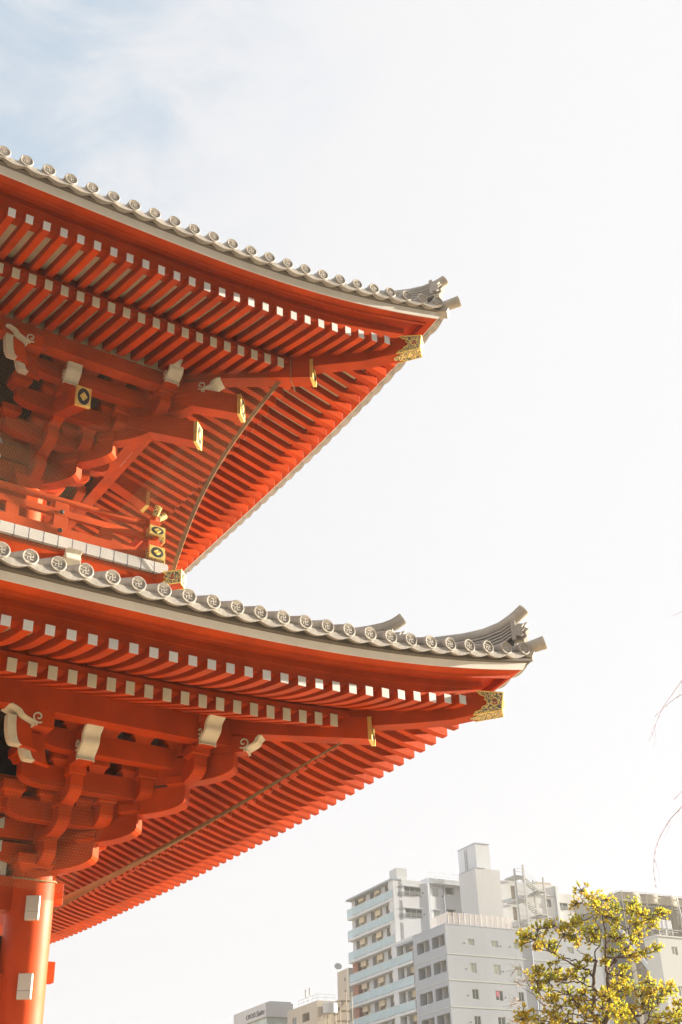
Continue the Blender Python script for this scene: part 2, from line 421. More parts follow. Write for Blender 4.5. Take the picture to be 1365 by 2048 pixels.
    for crv in (top, tier):
        capr = [.30 if i < 3 else .26 for i in range(len(crv))]
        rb.tube([DP(o_, z_ - .33) for o_, z_ in crv], [.36 * U] * len(crv), TILE, 14)
        e0 = DP(crv[0][0], crv[0][1] - .33); tdir = (e0 - DP(crv[1][0], crv[1][1] - .33)).normalized()
        rb.tube([e0 - tdir * .02, e0 + tdir * .03 * U], .365 * U, ENDT, 16)
        # stacked flat courses below the round ridge cover
        body = [c_ for c_ in crv if c_[0] < crv[0][0] - .45]
        for q in range(5):
            zt_, zb_ = -.64 - .19 * q, -.755 - .19 * q; hw = (.46 + .015 * q)
            rr = []
            for (a_, b_) in ((-hw, zt_), (hw, zt_), (hw, zb_), (-hw, zb_), (-hw, zt_)): rr.append([DP(o_, z_ + b_, a_) for o_, z_ in body])
            rb.grid(rr, TILE)
            rb.add([DP(body[0][0], body[0][1] + b_, a_) for a_, b_ in ((-hw, zt_), (hw, zt_), (hw, zb_), (-hw, zb_))], [(0, 1, 2, 3)], TILE)
        rr = []
        for (a_, b_) in ((-.30, -.5), (.30, -.5), (.30, -2.2), (-.30, -2.2), (-.30, -.5)): rr.append([DP(o_, z_ + b_, a_) for o_, z_ in body])
        rb.grid(rr, DARK)
        rb.add([DP(body[0][0], body[0][1] + b_, a_) for a_, b_ in ((-.3, -.5), (.3, -.5), (.3, -2.2), (-.3, -2.2))], [(0, 1, 2, 3)], TILE)
    rb.build('hip_ridge', roof, smooth=True, autosmooth=35)
    for k_, (sx, sz) in enumerate(((0, 0), (tier[0][0] - top[0][0], tier[0][1] - top[0][1]))):
        ob = MB()
        a0, a1, zb0 = org[0] + sx, org[1] + sx, org[2] + sz
        ob.prism([DP(a0, zb0 - .05, -.55), DP(a1, zb0 - .05, -.55), DP(a1 + .02, zb0 + 1.15, -.55), DP(a0, zb0 + 1.1, -.55)], nn_ * 1.1 * U, CAPT)
        # scrolled lobes and horn points of the ornament
        poly = [(0, .15), (.28, .02), (.42, .18), (.38, .45), (.52, .62), (.36, .78), (.52, 1.05), (.30, .98), (.12, 1.02), (0, .9)]
        ob.prism([DP(a1 + x, zb0 + z, -.30) for x, z in poly], nn_ * .6 * U, CAPT)
        for s_ in (-1, 1):
            ob.prism([DP(a1 + x * .7, zb0 + .1 + z * .75, s_ * .42 - .12) for x, z in poly], nn_ * .24 * U, CAPT)
            sp = [DP(a1 + .2 + .13 * (1 - q / 16) * math.cos(q * .75), zb0 + .55 + .16 * (1 - q / 16) * math.sin(q * .75), s_ * .33) for q in range(15)]
            ob.tube(sp, .03 * U, CAPT, 6)
        ob.build('ridge_ornament', roof)
    kb = MB(); kb.tube([DP(o_, z_) for o_, z_ in ct0], [.30 * U, .33 * U, .36 * U, .38 * U], TILE, 14)
    a_, b_ = ct0[-1], ct0[-2]; e0 = DP(*a_); td = (e0 - DP(*b_)).normalized()
    kb.tube([e0 - td * .02, e0 + td * .03 * U], .385 * U, ENDT, 18)
    # corner pan below it
    kb.prism([DP(ct0[1][0] - .9, ct0[1][1] - .25, -.5), DP(ct0[1][0] + .35, ct0[1][1] - .35, -.25), DP(ct0[1][0] + .25, ct0[1][1] - .62, -.25), DP(ct0[1][0] - .9, ct0[1][1] - .6, -.5)], nn_ * .75 * U, CAPT)
    kb.build('corner_tile', roof, smooth=True, autosmooth=35)

DG = Vector((1, -1, 0)).normalized(); NN = Vector((1, 1, 0)).normalized()
def DP(out, z, off=0.): return G(out, -out, z) + NN * off * U
def diag_beam(mb, pts_b, pts_t, w, m):           # pts: (out, z) bottom and top chains
    rows = [[DP(o, z, -w / 2) for o, z in pts_b], [DP(o, z, w / 2) for o, z in pts_b], [DP(o, z, w / 2) for o, z in pts_t], [DP(o, z, -w / 2) for o, z in pts_t]]
    mb.grid(rows + [rows[0]], m)
    for k in (0, -1): mb.add([r[k] for r in rows], [(0, 1, 2, 3)], m)
def plate(mb, c, rt, upv, w, h, n, oval=True):   # gilt end plate with dark oval and lozenge
    mb.box(c, rt * w / 2, upv * h / 2, n * .03 * U, GOLD)
    if oval:
        N = 24; f = n * .036 * U
        mb.add([c + f] + [c + f + rt * (w * .40 * math.cos(2 * PI * k / N)) + upv * (h * .42 * math.sin(2 * PI * k / N)) for k in range(N)], [(0, 1 + k, 1 + (k + 1) % N) for k in range(N)], PATINA)
        f = n * .05 * U; a, b = w * .22, h * .20
        for s in (1, .62, .3):
            pass
        P4 = [rt * a, upv * b, -rt * a, -upv * b]
        for k in range(4):                       # woven lozenge ring
            p, q = P4[k], P4[(k + 1) % 4]
            for lam in (1.0, .55):
                mb.tube([c + f + p * lam, c + f + q * lam], .035 * U, GOLD, 6)
            mb.tube([c + f + p * 1.0, c + f + p * .55], .03 * U, GOLD, 6)
        mb.box(c + f, rt * a * .25, upv * b * .25, n * .02 * U, GOLD)
# hip rafters
for E, bh, fh in ((lo, dict(o0=-12.5, z0=.43, o1=-4.30, z1=-1.27, h=1.25, w=1.04), dict(zb=[(-6.0, -.42), (-4.1, -.5), (-2.6, -.6), (-1.17, -.62), (-.27, -.47), (.72, -.36)], zt=[(-6, .9), (-4.1, .75), (-2.6, .75), (-1.2, .86), (-.02, .81), (.83, .58)], w=.9)),
                  (up, dict(o0=-14.5, z0=25.76, o1=-6.25, z1=23.83, h=1.45, w=1.04), dict(zb=[(-8., 24.65), (-6.0, 24.77), (-3.84, 24.58), (-2.24, 24.76), (-1.23, 24.96)], zt=[(-8, 26.1), (-6.1, 26.1), (-4, 26.1), (-1.9, 26.06), (-1.13, 25.92)], w=.9))):
    mb = MB(); diag_beam(mb, [(bh['o0'], bh['z0']), (bh['o1'], bh['z1'])], [(bh['o0'], bh['z0'] + bh['h']), (bh['o1'], bh['z1'] + bh['h'])], bh['w'], RED)
    hb = part(mb, 'hip_rafter')
    mb = MB(); c = DP(bh['o1'], bh['z1'] + bh['h'] / 2) + DG * .03 * U
    plate(mb, c, NN, Vector((0, 0, 1)), (bh['w'] + .1) * U, (bh['h'] + .08) * U, DG); mb.box(c - DG * .1 * U, NN * (bh['w'] / 2 + .03) * U, Vector((0, 0, (bh['h'] / 2 + .03) * U)), DG * .09 * U, GOLD)
    mb.build('gilt_cap', hb)
    mb = MB(); diag_beam(mb, fh['zb'], fh['zt'], fh['w'], RED); hf = part(mb, 'hip_rafter')
    # gilt corner fitting: cloud shaped side sheets, sole, end
    (ob_, zb_), (ot_, zt_) = fh['zb'][-1], fh['zt'][-1]; (oc_, zbc_) = fh['zb'][-2]
    mb = MB(); w = fh['w'] / 2
    lerp_ = lambda a, b, f: a + (b - a) * f
    def zbot(o): 
        f = (o - oc_) / (ob_ - oc_); return zbc_ + (zb_ - zbc_) * f
    (oq_, zq_) = fh['zt'][-2]
    def ztop(o): return zq_ + (zt_ - zq_) * (o - oq_) / (ot_ - oq_)
    def zf(o, f): return lerp_(zbot(o), ztop(o), f)
    cloud = [(ob_ - 1.05, zbot(ob_ - 1.05) - .02), (ob_ - .95, zf(ob_ - .95, .10)), (ob_ - .74, zf(ob_ - .74, .14)), (ob_ - .68, zf(ob_ - .68, .28)), (ob_ - .52, zf(ob_ - .52, .34)), (ob_ - .46, zf(ob_ - .46, .52)), (ob_ - .58, zf(ob_ - .58, .64)), (ob_ - .52, zf(ob_ - .52, .76)), (ob_ - .72, zf(ob_ - .72, .86)), (ob_ - .86, ztop(ob_ - .86) + .02)]
    for s in (-1, 1):
        side = [DP(o, z, s * (w + .012)) for o, z in cloud + [(ot_ + .03, zt_ + .02), (ob_ + .03, zb_ - .02)]]
        mb.prism(side, NN * s * .03 * U, FILI)
        for poly, r in ((cloud, .035), ([(ob_ - 1.05, zbot(ob_ - 1.05) - .02), (ob_ + .03, zb_ - .02), (ot_ + .03, zt_ + .02), (ob_ - .86, ztop(ob_ - .86) + .02)], .04)):
            mb.tube([DP(o, z, s * (w + .045)) for o, z in poly], r * U, GOLD, 6)
        # red flame motif
        cx, cz = ob_ - .20, (zb_ + zt_) / 2 + .02
        for q in range(3):
            ang = PI / 2 + q * 2.1
            mb.tube([DP(cx + .07 * math.cos(ang), cz + .11 * math.sin(ang), s * (w + .05)), DP(cx + .07 * math.cos(ang) + .02, cz + .11 * math.sin(ang) - .08, s * (w + .05))], [.055 * U, .04 * U], REDMOTIF, 8)
        mb.tube([DP(cx + .15 * math.cos(k * PI / 8), cz + .22 * math.sin(k * PI / 8), s * (w + .05)) for k in range(17)], .03 * U, GOLD, 6)
    sole = [DP(ob_ - 1.2, zbot(ob_ - 1.2) - .045, -w * .3), DP(ob_ - .7, zbot(ob_ - .7) - .045, -w - .02), DP(ob_ + .03, zb_ - .045, -w - .02), DP(ob_ + .03, zb_ - .045, w + .02), DP(ob_ - .7, zbot(ob_ - .7) - .045, w + .02), DP(ob_ - 1.2, zbot(ob_ - 1.2) - .045, w * .3)]
    mb.prism(sole, Vector((0, 0, .025 * U)), FILI)
    plate(mb, DP((ob_ + ot_) / 2 + .05, (zb_ + zt_) / 2), NN, (DP(ot_, zt_) - DP(ob_, zb_)).normalized(), (2 * w + .08) * U, (zt_ - zb_ + .06) * U, DG)
    mb.build('gilt_fitting', hf)

# ------------------------------------------------------------------ bracket sets
def arm_profile(s0, s1, zt, h, c1=True, c0=False, v=.5, cl=1.5):
    p = [(s0, zt), (s1, zt)]
    def curve(s, sg):
        out = [(s, zt - h * v)]
        for k in range(1, 7):
            a = k / 6 * PI / 2
            out.append((s - sg * cl * (1 - math.cos(a)) * 1.0, zt - h * v - h * (1 - v) * math.sin(a)))
        return out
    p += curve(s1, 1) if c1 else [(s1, zt - h)]
    p += list(reversed(curve(s0, -1))) if c0 else [(s0, zt - h)]
    return p
def arm(P, dr, s0, s1, zt, h=1.0, w=.66, c1=True, c0=False, name='bracket_arm', **k):
    dr = Vector((dr[0], dr[1], 0)); nr = Vector((-dr.y, dr.x, 0)).normalized()
    prof = arm_profile(s0, s1, zt, h, c1, c0, **k)
    mb = MB(); base = Vector((P[0], P[1], 0))
    pts = [base + dr * s for s, z in prof]
    mb.prism([G(q.x, q.y, z) - nr * w / 2 * U for q, (s, z) in zip(pts, prof)], nr * w * U, RED)
    return part(mb, name, bevel=.008)
def block(x, y, zb, rot=0, top=1.0, h=.72):
    mb = MB(); c, s = math.cos(rot), math.sin(rot)
    def ring(hw, z): return [G(x + c * a - s * b, y + s * a + c * b, z) for a, b in ((-hw, -hw), (hw, -hw), (hw, hw), (-hw, hw))]
    prof = [(top * .33, zb), (top * .36, zb + h * .15), (top * .42, zb + h * .32), (top * .5, zb + h * .42), (top * .5, zb + h)]
    rows = [ring(hw, z) for hw, z in prof]
    for r in rows: r.append(r[0])
    mb.grid(rows, RED); mb.add(rows[-1][:4], [(0, 1, 2, 3)], RED); mb.add(rows[0][:4], [(3, 2, 1, 0)], RED)
    return part(mb, 'bearing_block')
def nose(x, y, z, dr, w=.85, back=3.0, hgt=1.15, over=1.0):
    """carved beam end: wavy ivory face leaning out over its foot, scroll on each cheek"""
    dr = Vector((dr[0], dr[1], 0)).normalized(); nr = Vector((-dr.y, dr.x, 0))
    front = []
    for k in range(13):
        f = k / 12
        front.append((over * f ** 1.25 - .13 * math.sin(f * PI * 3.1) * (1 - .4 * f), (f - .5) * hgt))
    poly = [(-back, -.5 * hgt)] + front + [(-back, .5 * hgt)]
    b = Vector((x, y, 0)) - dr * over * .5
    def Q(s, zz, off): 
        q = b + dr * s; return G(q.x, q.y, z + zz) + nr * off * U
    mb = MB(); mb.prism([Q(s, zz, -w / 2) for s, zz in poly], nr * w * U, RED)
    o = part(mb, 'beam_nose')
    m2 = MB()
    rows = [[Q(s + e, zz, a * (w / 2 + .02)) for s, zz in front] for a, e in ((-1, 0.0), (-1, .09), (1, .09), (1, 0.0))]
    m2.grid(rows + [rows[0]], NOSEW)
    for k in (0, -1): m2.add([r[k] for r in rows], [(0, 1, 2, 3)], NOSEW)
    for sd in (-1, 1):
        cx, cz = -.02, .02
        sp = []
        for k in range(22):
            a = -2.2 + k * .36; rr = .33 * (1 - k / 26)
            sp.append(Q(cx - .12 + rr * math.cos(a), cz + rr * math.sin(a), sd * (w / 2 + .03)))
        m2.tube(sp, .045 * U, NOSEW, 6)
        m2.tube([Q(front[k][0] - .06, front[k][1], sd * (w / 2 + .02)) for k in range(13)], .05 * U, NOSEW, 6)
    m2.build('ivory_face', o, smooth=True, autosmooth=40)
    return o
def beam(p0, p1, zb, h, w, name='tie_beam', m=RED, bev=.008):
    a, b = Vector((p0[0], p0[1], 0)), Vector((p1[0], p1[1], 0)); d = (b - a).normalized(); n = Vector((-d.y, d.x, 0))
    mb = MB(); c = (a + b) / 2; mb.box(G(c.x, c.y, zb + h / 2), d * (b - a).length / 2 * U, n * w / 2 * U, Vector((0, 0, h / 2 * U)), m)
    return part(mb, name, bevel=bev)
QS = [2.4, 4.1, 6.0]
for a, DZ in ((17.8, 0.0), (20.0, 25.25)):
    X0, Y0 = -a, a
    ZT = [-5.42 + DZ, -4.1 + DZ, -2.8 + DZ, -1.2 + DZ]
    r2 = math.sqrt(.5)
    ends = [2.3, 3.95, 5.3]
    # great block on the pillar
    mb = MB()
    rows = []
    for hw, z in ((.95, -7.25), (1.0, -7.0), (1.2, -6.75), (1.35, -6.6), (1.35, -6.1)):
        rows.append([G(X0 + sx * hw, Y0 + sy * hw, z + DZ) for sx, sy in ((-1, -1), (1, -1), (1, 1), (-1, 1), (-1, -1))])
    mb.grid(rows, RED); part(mb, 'bearing_block')
    for k in range(3):
        # outward arms: to the front, to the side, and on the diagonal
        arm((X0, Y0), (0, -1), -.5, ends[k], ZT[k], h=1.30, w=.72)
        arm((X0, Y0), (1, 0), -.5, ends[k] + .15, ZT[k], h=1.30, w=.72)
        arm((X0, Y0), (r2, -r2), -.4, (QS[k] + .12) / r2, ZT[k], h=1.42, w=.86, v=.55, cl=2.2)
        block(X0, Y0 - ends[k] + .45, ZT[k] - .25, 0, .95, .72)
        block(X0 + ends[k] - .3, Y0, ZT[k] - .25, 0, .95, .72)
        block(X0 + QS[k] - .25, Y0 - QS[k] + .25, ZT[k] - .2, PI / 4, 1.15, .72)
        # wall line arms running left from the pillar
        arm((X0, Y0 - .25), (-1, 0), -1, 2.6 + 1.3 * k, ZT[k], h=1.1, w=.7)
    arm((X0, Y0), (r2, -r2), -.4, 8.05 / r2, ZT[3], h=1.45, w=.9, v=.55, cl=2.4)
    # cross arms standing on each step, running left to a curved end, with their bearing blocks
    for q, zt, hh, xl in ((5.6, -.68, 1.15, -2.5), (4.2, -2.25, 1.15, -2.85), (2.7, -3.75, 1.05, -2.9)):
        arm((X0, Y0 - q), (1, 0), xl, q + .3, zt + DZ, h=hh, w=.72, c1=False, c0=True, cl=1.35)
        arm((X0 + q, Y0), (0, -1), -3.0, q, zt + DZ, h=hh, w=.72, c1=False, c0=True)
        for j in range(8):
            xx = -2.65 + 2.0 * j
            if xx < q + .4: block(X0 + xx, Y0 - q, zt - .05 + DZ, 0, 1.28, .86)
    for q, e_out, zt in ((2.4, 3.9, -3.65), (4.1, 5.25, -2.4), (6.05, 7.7, -1.5)):
        arm((X0 + q, Y0), (0, -1), -2.0, e_out, zt + DZ, h=1.2, w=.78, c1=True)
        block(X0 + q, Y0 - e_out + .5, zt - .18 + DZ, 0, 1.1, .74)
    beam((-52, Y0 - 2.4), (X0 + 2.4, Y0 - 2.4), -4.3 + DZ, .8, .66); beam((X0 + 2.4, Y0 - 2.4), (X0 + 2.4, 48), -4.3 + DZ, .8, .66)
    # second intermediate set further along the front (arms and blocks only)
    for xo in (-8.6, -17.2):
        for k in range(3):
            arm((X0 + xo, Y0), (0, -1), -.5, ends[k], ZT[k], h=1.25, w=.72)
            block(X0 + xo, Y0 - ends[k] + .45, ZT[k] - .25, 0, .95, .72)
        for q, zt, hh in ((5.6, -.68, 1.15), (4.2, -2.25, 1.15), (2.7, -3.75, 1.05)):
            arm((X0 + xo, Y0 - q), (1, 0), -3.2, 3.2, zt + DZ, h=hh, w=.72, c1=True, c0=True, cl=1.35)
            for xx in (-2.6, 0, 2.6): block(X0 + xo + xx, Y0 - q, zt - .05 + DZ, 0, 1.28, .86)
        arm((X0 + xo, Y0 - .2), (1, 0), -2.8, 2.8, ZT[1], h=1.0, w=.6, c1=True, c0=True)
    # side sets (seen past the corner set)
    for yo in (8.6, 15.0):
        for k in range(3):
            arm((X0, Y0 + yo), (1, 0), -.5, ends[k], ZT[k], h=1.25, w=.72)
            zt = ZT[k] + 1.30 if k < 2 else ZT[3]
            arm((X0 + QS[k], Y0 + yo), (0, -1), -2.6, 2.6, zt, h=1.0, w=.66, c1=True, c0=True)
            block(X0 + ends[k] - .45, Y0 + yo, ZT[k] - .25, 0, .95, .72)
    # carved noses
    nose(X0 - .1, Y0 - 6.95, -1.62 + DZ, (0, -1), w=.9, hgt=1.6, over=.85, back=1.5)
    nose(X0 + 6.1, Y0 - 8.9, -.45 + DZ, (0, -1), w=.9, hgt=1.3, over=.95)
    beam((X0 + 6.1, Y0 - 9.75), (X0 + 6.1, Y0 - 6.5), .2 + DZ, .5, 1.05)
    nose(X0 + 8.9, Y0 - 8.9, (-.72 if DZ == 0 else -.85) + DZ, (1, -1), w=.8 if DZ == 0 else 1.2, hgt=.95, over=1.05)
    nose(X0 - 4.3, Y0 - 7.6, -1.25 + DZ, (-1, 0), w=1.15, hgt=.9, over=1.35, back=1.0)
    nose(-(Y0 - 6.95), -(X0 - .1), -1.62 + DZ, (1, 0), w=.9, hgt=1.6, over=.85, back=1.5)
    nose(-(Y0 - 8.9), -(X0 + 6.1), -.45 + DZ, (1, 0), w=.9, hgt=1.3, over=.95)
    for q_, xx, z_t in ((7.55, -4.95, -1.2), (7.2, -4.05, -1.75)):
        pr = [(xx + .42 * (1 - math.cos(k / 6 * PI / 2)), z_t - 1.5 * math.sin(k / 6 * PI / 2)) for k in range(7)]
        mb = MB(); mb.prism([G(X0 + x_, Y0 - q_ - .28, z_ + DZ) for x_, z_ in pr] + [G(X0 + x_ + .46, Y0 - q_ - .28, z_ + DZ) for x_, z_ in pr[::-1]], Vector((0, .5 * U, 0)), NOSEW); part(mb, 'ivory_face')
        mb = MB(); mb.prism([G(X0 + x_ + .465, Y0 - q_ - .22, z_ + DZ) for x_, z_ in pr] + [G(X0 + x_ + 1.3, Y0 - q_ - .22, z_ + DZ - .15) for x_, z_ in pr[::-1]], Vector((0, .4 * U, 0)), RED); part(mb, 'bracket_arm')
    # walls behind, ceiling between wall and purlin; near-black colour paints the recess shade
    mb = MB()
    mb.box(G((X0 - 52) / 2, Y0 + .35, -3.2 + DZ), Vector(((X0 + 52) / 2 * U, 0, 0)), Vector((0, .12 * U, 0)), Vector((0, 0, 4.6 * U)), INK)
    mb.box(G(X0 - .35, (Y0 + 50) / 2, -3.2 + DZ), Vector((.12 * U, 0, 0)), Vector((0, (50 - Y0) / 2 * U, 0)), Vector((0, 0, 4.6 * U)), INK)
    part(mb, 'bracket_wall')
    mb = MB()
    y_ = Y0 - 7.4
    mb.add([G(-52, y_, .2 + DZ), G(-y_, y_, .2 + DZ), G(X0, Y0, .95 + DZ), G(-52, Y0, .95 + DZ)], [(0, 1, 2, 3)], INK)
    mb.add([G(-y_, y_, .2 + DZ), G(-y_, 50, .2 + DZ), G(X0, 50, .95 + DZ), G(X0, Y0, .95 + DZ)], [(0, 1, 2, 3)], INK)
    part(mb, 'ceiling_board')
    for k in range(3):                            # wall line beams
        beam((-52, Y0 - .1), (X0 + 1, Y0 - .1), ZT[k] + .3, .8, .7)

# ------------------------------------------------------------------ upper storey tail rafters with gilt ends
def tail(p_end, dr, zb, h, slope, length, w=1.0):
    dr = Vector((dr[0], dr[1], 0)).normalized(); nr = Vector((-dr.y, dr.x, 0))
    e = Vector((p_end[0], p_end[1], 0)); b = e - dr * length
    mb = MB()
    q = lambda P, z, a: G(P.x, P.y, z) + nr * a * U
    w2 = w / 2
    mb.hexa([q(e, zb, -w2), q(e, zb, w2), q(e, zb + h, w2), q(e, zb + h, -w2)],
            [q(b, zb + slope * length, -w2), q(b, zb + slope * length, w2), q(b, zb + slope * length + h, w2), q(b, zb + slope * length + h, -w2)], RED)
    o = part(mb, 'tail_rafter', bevel=.008)
    ax = Vector((dr.x, dr.y, -slope)).normalized(); upv = nr.cross(ax).normalized()
    if upv.z < 0: upv = -upv
    m2 = MB(); c = G(e.x, e.y, zb + h / 2) + ax * .05 * U
    plate(m2, c, nr, Vector((0, 0, 1)), (w + .12) * U, (h + .12) * U, dr); m2.box(c - ax * .12 * U, nr * (w2 + .03) * U, Vector((0, 0, (h / 2 + .03) * U)), dr * .11 * U, GOLD)
    m2.build('gilt_cap', o)
tail((-11.75, 11.75), (1, -1), 20.05, 1.55, .40, 7)
tail((-9.70, 9.70), (1, -1), 21.75, 1.5, .37, 8)
tail((-20.05, 11.1), (0, -1), 19.65, 1.35, .42, 8, .85)
tail((-9.2, 25.2), (1, 0), 23.1, 1.5, .42, 7, 1.0)
tail((-28.6, 11.1), (0, -1), 19.65, 1.35, .42, 8, .85)

# ------------------------------------------------------------------ pillars, tie beams, wall of the lower storey
def pillar(x, y, z0, z1, r):
    mb = MB(); mb.tube([G(x, y, z0), G(x, y, z1 - .3), G(x, y, z1 - .05), G(x, y, z1)], [r * U, r * U, r * .98 * U, r * .93 * U], REDG, 40)
    return part(mb, 'pillar', smooth=True, autosmooth=40)
for x in (-17.8, -32.5, -47.0): pillar(x, 17.8, -ZG, -6.85, 1.25)
for y in (32.0, 46.0): pillar(-17.8, y, -ZG, -6.85, 1.25)
for x in (-20.0, -34.5): pillar(x, 20.0, 9.0, 18.3, 1.1)
for zb, h in ((-8.95, 1.75), (-13.4, 1.3)):
    beam((-47, 17.8), (-17.0, 17.8), zb, h, .9)
    beam((-17.8, 17.0), (-17.8, 46), zb, h, .9)
beam((-17.8, 17.8), (-16.05, 17.8), -8.35, 1.15, .55); beam((-17.8, 17.8), (-16.15, 17.8), -12.35, 1.05, .55)
mb = MB(); mb.box(G(-26.4, 17.6, -6.95), Vector((7.0 * U, 0, 0)), Vector((0, .1 * U, 0)), Vector((0, 0, .55 * U)), WHITE); part(mb, 'plaster_panel')
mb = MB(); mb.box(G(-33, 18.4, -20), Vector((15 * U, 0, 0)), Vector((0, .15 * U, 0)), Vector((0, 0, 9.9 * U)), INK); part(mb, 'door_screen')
for zz in (-3.45, -4.75, -6.0):                      # small white panels between blocks
    mb = MB(); mb.prism([G(-20.5, 17.15, zz), G(-19.9, 17.15, zz), G(-19.9, 17.15, zz + .62), G(-20.15, 17.15, zz + .5), G(-20.5, 17.15, zz + .15)], Vector((0, .1 * U, 0)), WHITE); part(mb, 'plaster_panel')
for zz in (19.9, 21.0, 18.9):
    mb = MB(); mb.prism([G(-22.9, 19.3, zz), G(-22.2, 19.3, zz), G(-22.3, 19.3, zz + .3), G(-22.6, 19.3, zz + .42)], Vector((0, .1 * U, 0)), WHITE); part(mb, 'plaster_panel')
# upper storey wall
mb = MB()
mb.box(G(-36, 20.4, 13.6), Vector((16 * U, 0, 0)), Vector((0, .15 * U, 0)), Vector((0, 0, 5.2 * U)), WHITE)
mb.box(G(-20.4, 35, 13.6), Vector((.15 * U, 0, 0)), Vector((0, 14.6 * U, 0)), Vector((0, 0, 5.2 * U)), WHITE)
part(mb, 'plaster_wall')
for zb, h in ((16.6, 1.2), (12.2, .8)):
    beam((-50, 20.0), (-18.7, 20.0), zb, h, .8); beam((-20, 18.7), (-20, 49), zb, h, .8)

# ------------------------------------------------------------------ balcony of the upper storey
mb = MB()
mb.box(G(-33, 15.8, 10.95), Vector((19.6 * U, 0, 0)), Vector((0, 2.5 * U, 0)), Vector((0, 0, .2 * U)), RED)
mb.box(G(-15.8, 33.5, 10.95), Vector((2.5 * U, 0, 0)), Vector((0, 15.1 * U, 0)), Vector((0, 0, .2 * U)), RED)
part(mb, 'balcony_deck')
mb = MB()
# white painted plank ends with dark seams
npl = 44
for i in range(npl):
    x1 = -12.98 - .885 * i
    mb.box(G(x1 - .4425, 12.99, 11.03), Vector((.428 * U, 0, 0)), Vector((0, .12 * U, 0)), Vector((0, 0, .35 * U)), WHITE)
    mb.box(G(x1 - .885, 13.02, 11.03), Vector((.024 * U, 0, 0)), Vector((0, .155 * U, 0)), Vector((0, 0, .36 * U)), SEAM)
part(mb, 'plank_end')
mb = MB()
for i in range(40):
    y1 = 12.98 + .885 * i
    mb.box(G(-12.99, y1 + .4425, 11.03), Vector((.12 * U, 0, 0)), Vector((0, .428 * U, 0)), Vector((0, 0, .35 * U)), WHITE)
part(mb, 'plank_end')
# edge beam under the deck
be = beam((-52, 13.45), (-13.1, 13.45), 9.3, 1.35, .7); beam((-13.45, 13.1), (-13.45, 48), 9.3, 1.35, .7)
beam((-52, 15.6), (-15.2, 15.6), 8.1, 1.2, .7); beam((-15.6, 15.2), (-15.6, 48), 8.1, 1.2, .7)
# diagonal beam end with gilt fitting
mb = MB(); diag_beam(mb, [(-15.5, 9.75), (-12.28, 9.85)], [(-15.5, 10.75), (-12.28, 10.72)], .75, RED); ce = part(mb, 'corner_beam')
mb = MB()
for s in (-1, 1):
    cl_ = [(-13.05, 10.72), (-12.9, 10.5), (-13.0, 10.32), (-12.85, 10.22), (-13.2, 9.83), (-12.25, 9.86), (-12.25, 10.74)]
    mb.prism([DP(o, z, s * .39) for o, z in cl_], NN * s * .03 * U, FILI)
    mb.tube([DP(o, z, s * .43) for o, z in cl_ + cl_[:1]], .03 * U, GOLD, 6)
    for q in (-.08, .1): mb.tube([DP(-12.62, 10.3 + q - .05, s * .44), DP(-12.60, 10.3 + q + .05, s * .44)], .07 * U, REDMOTIF, 8)
plate(mb, DP(-12.22, 10.29), NN, Vector((0, 0, 1)), .84 * U, .95 * U, DG)
mb.build('gilt_fitting', ce)
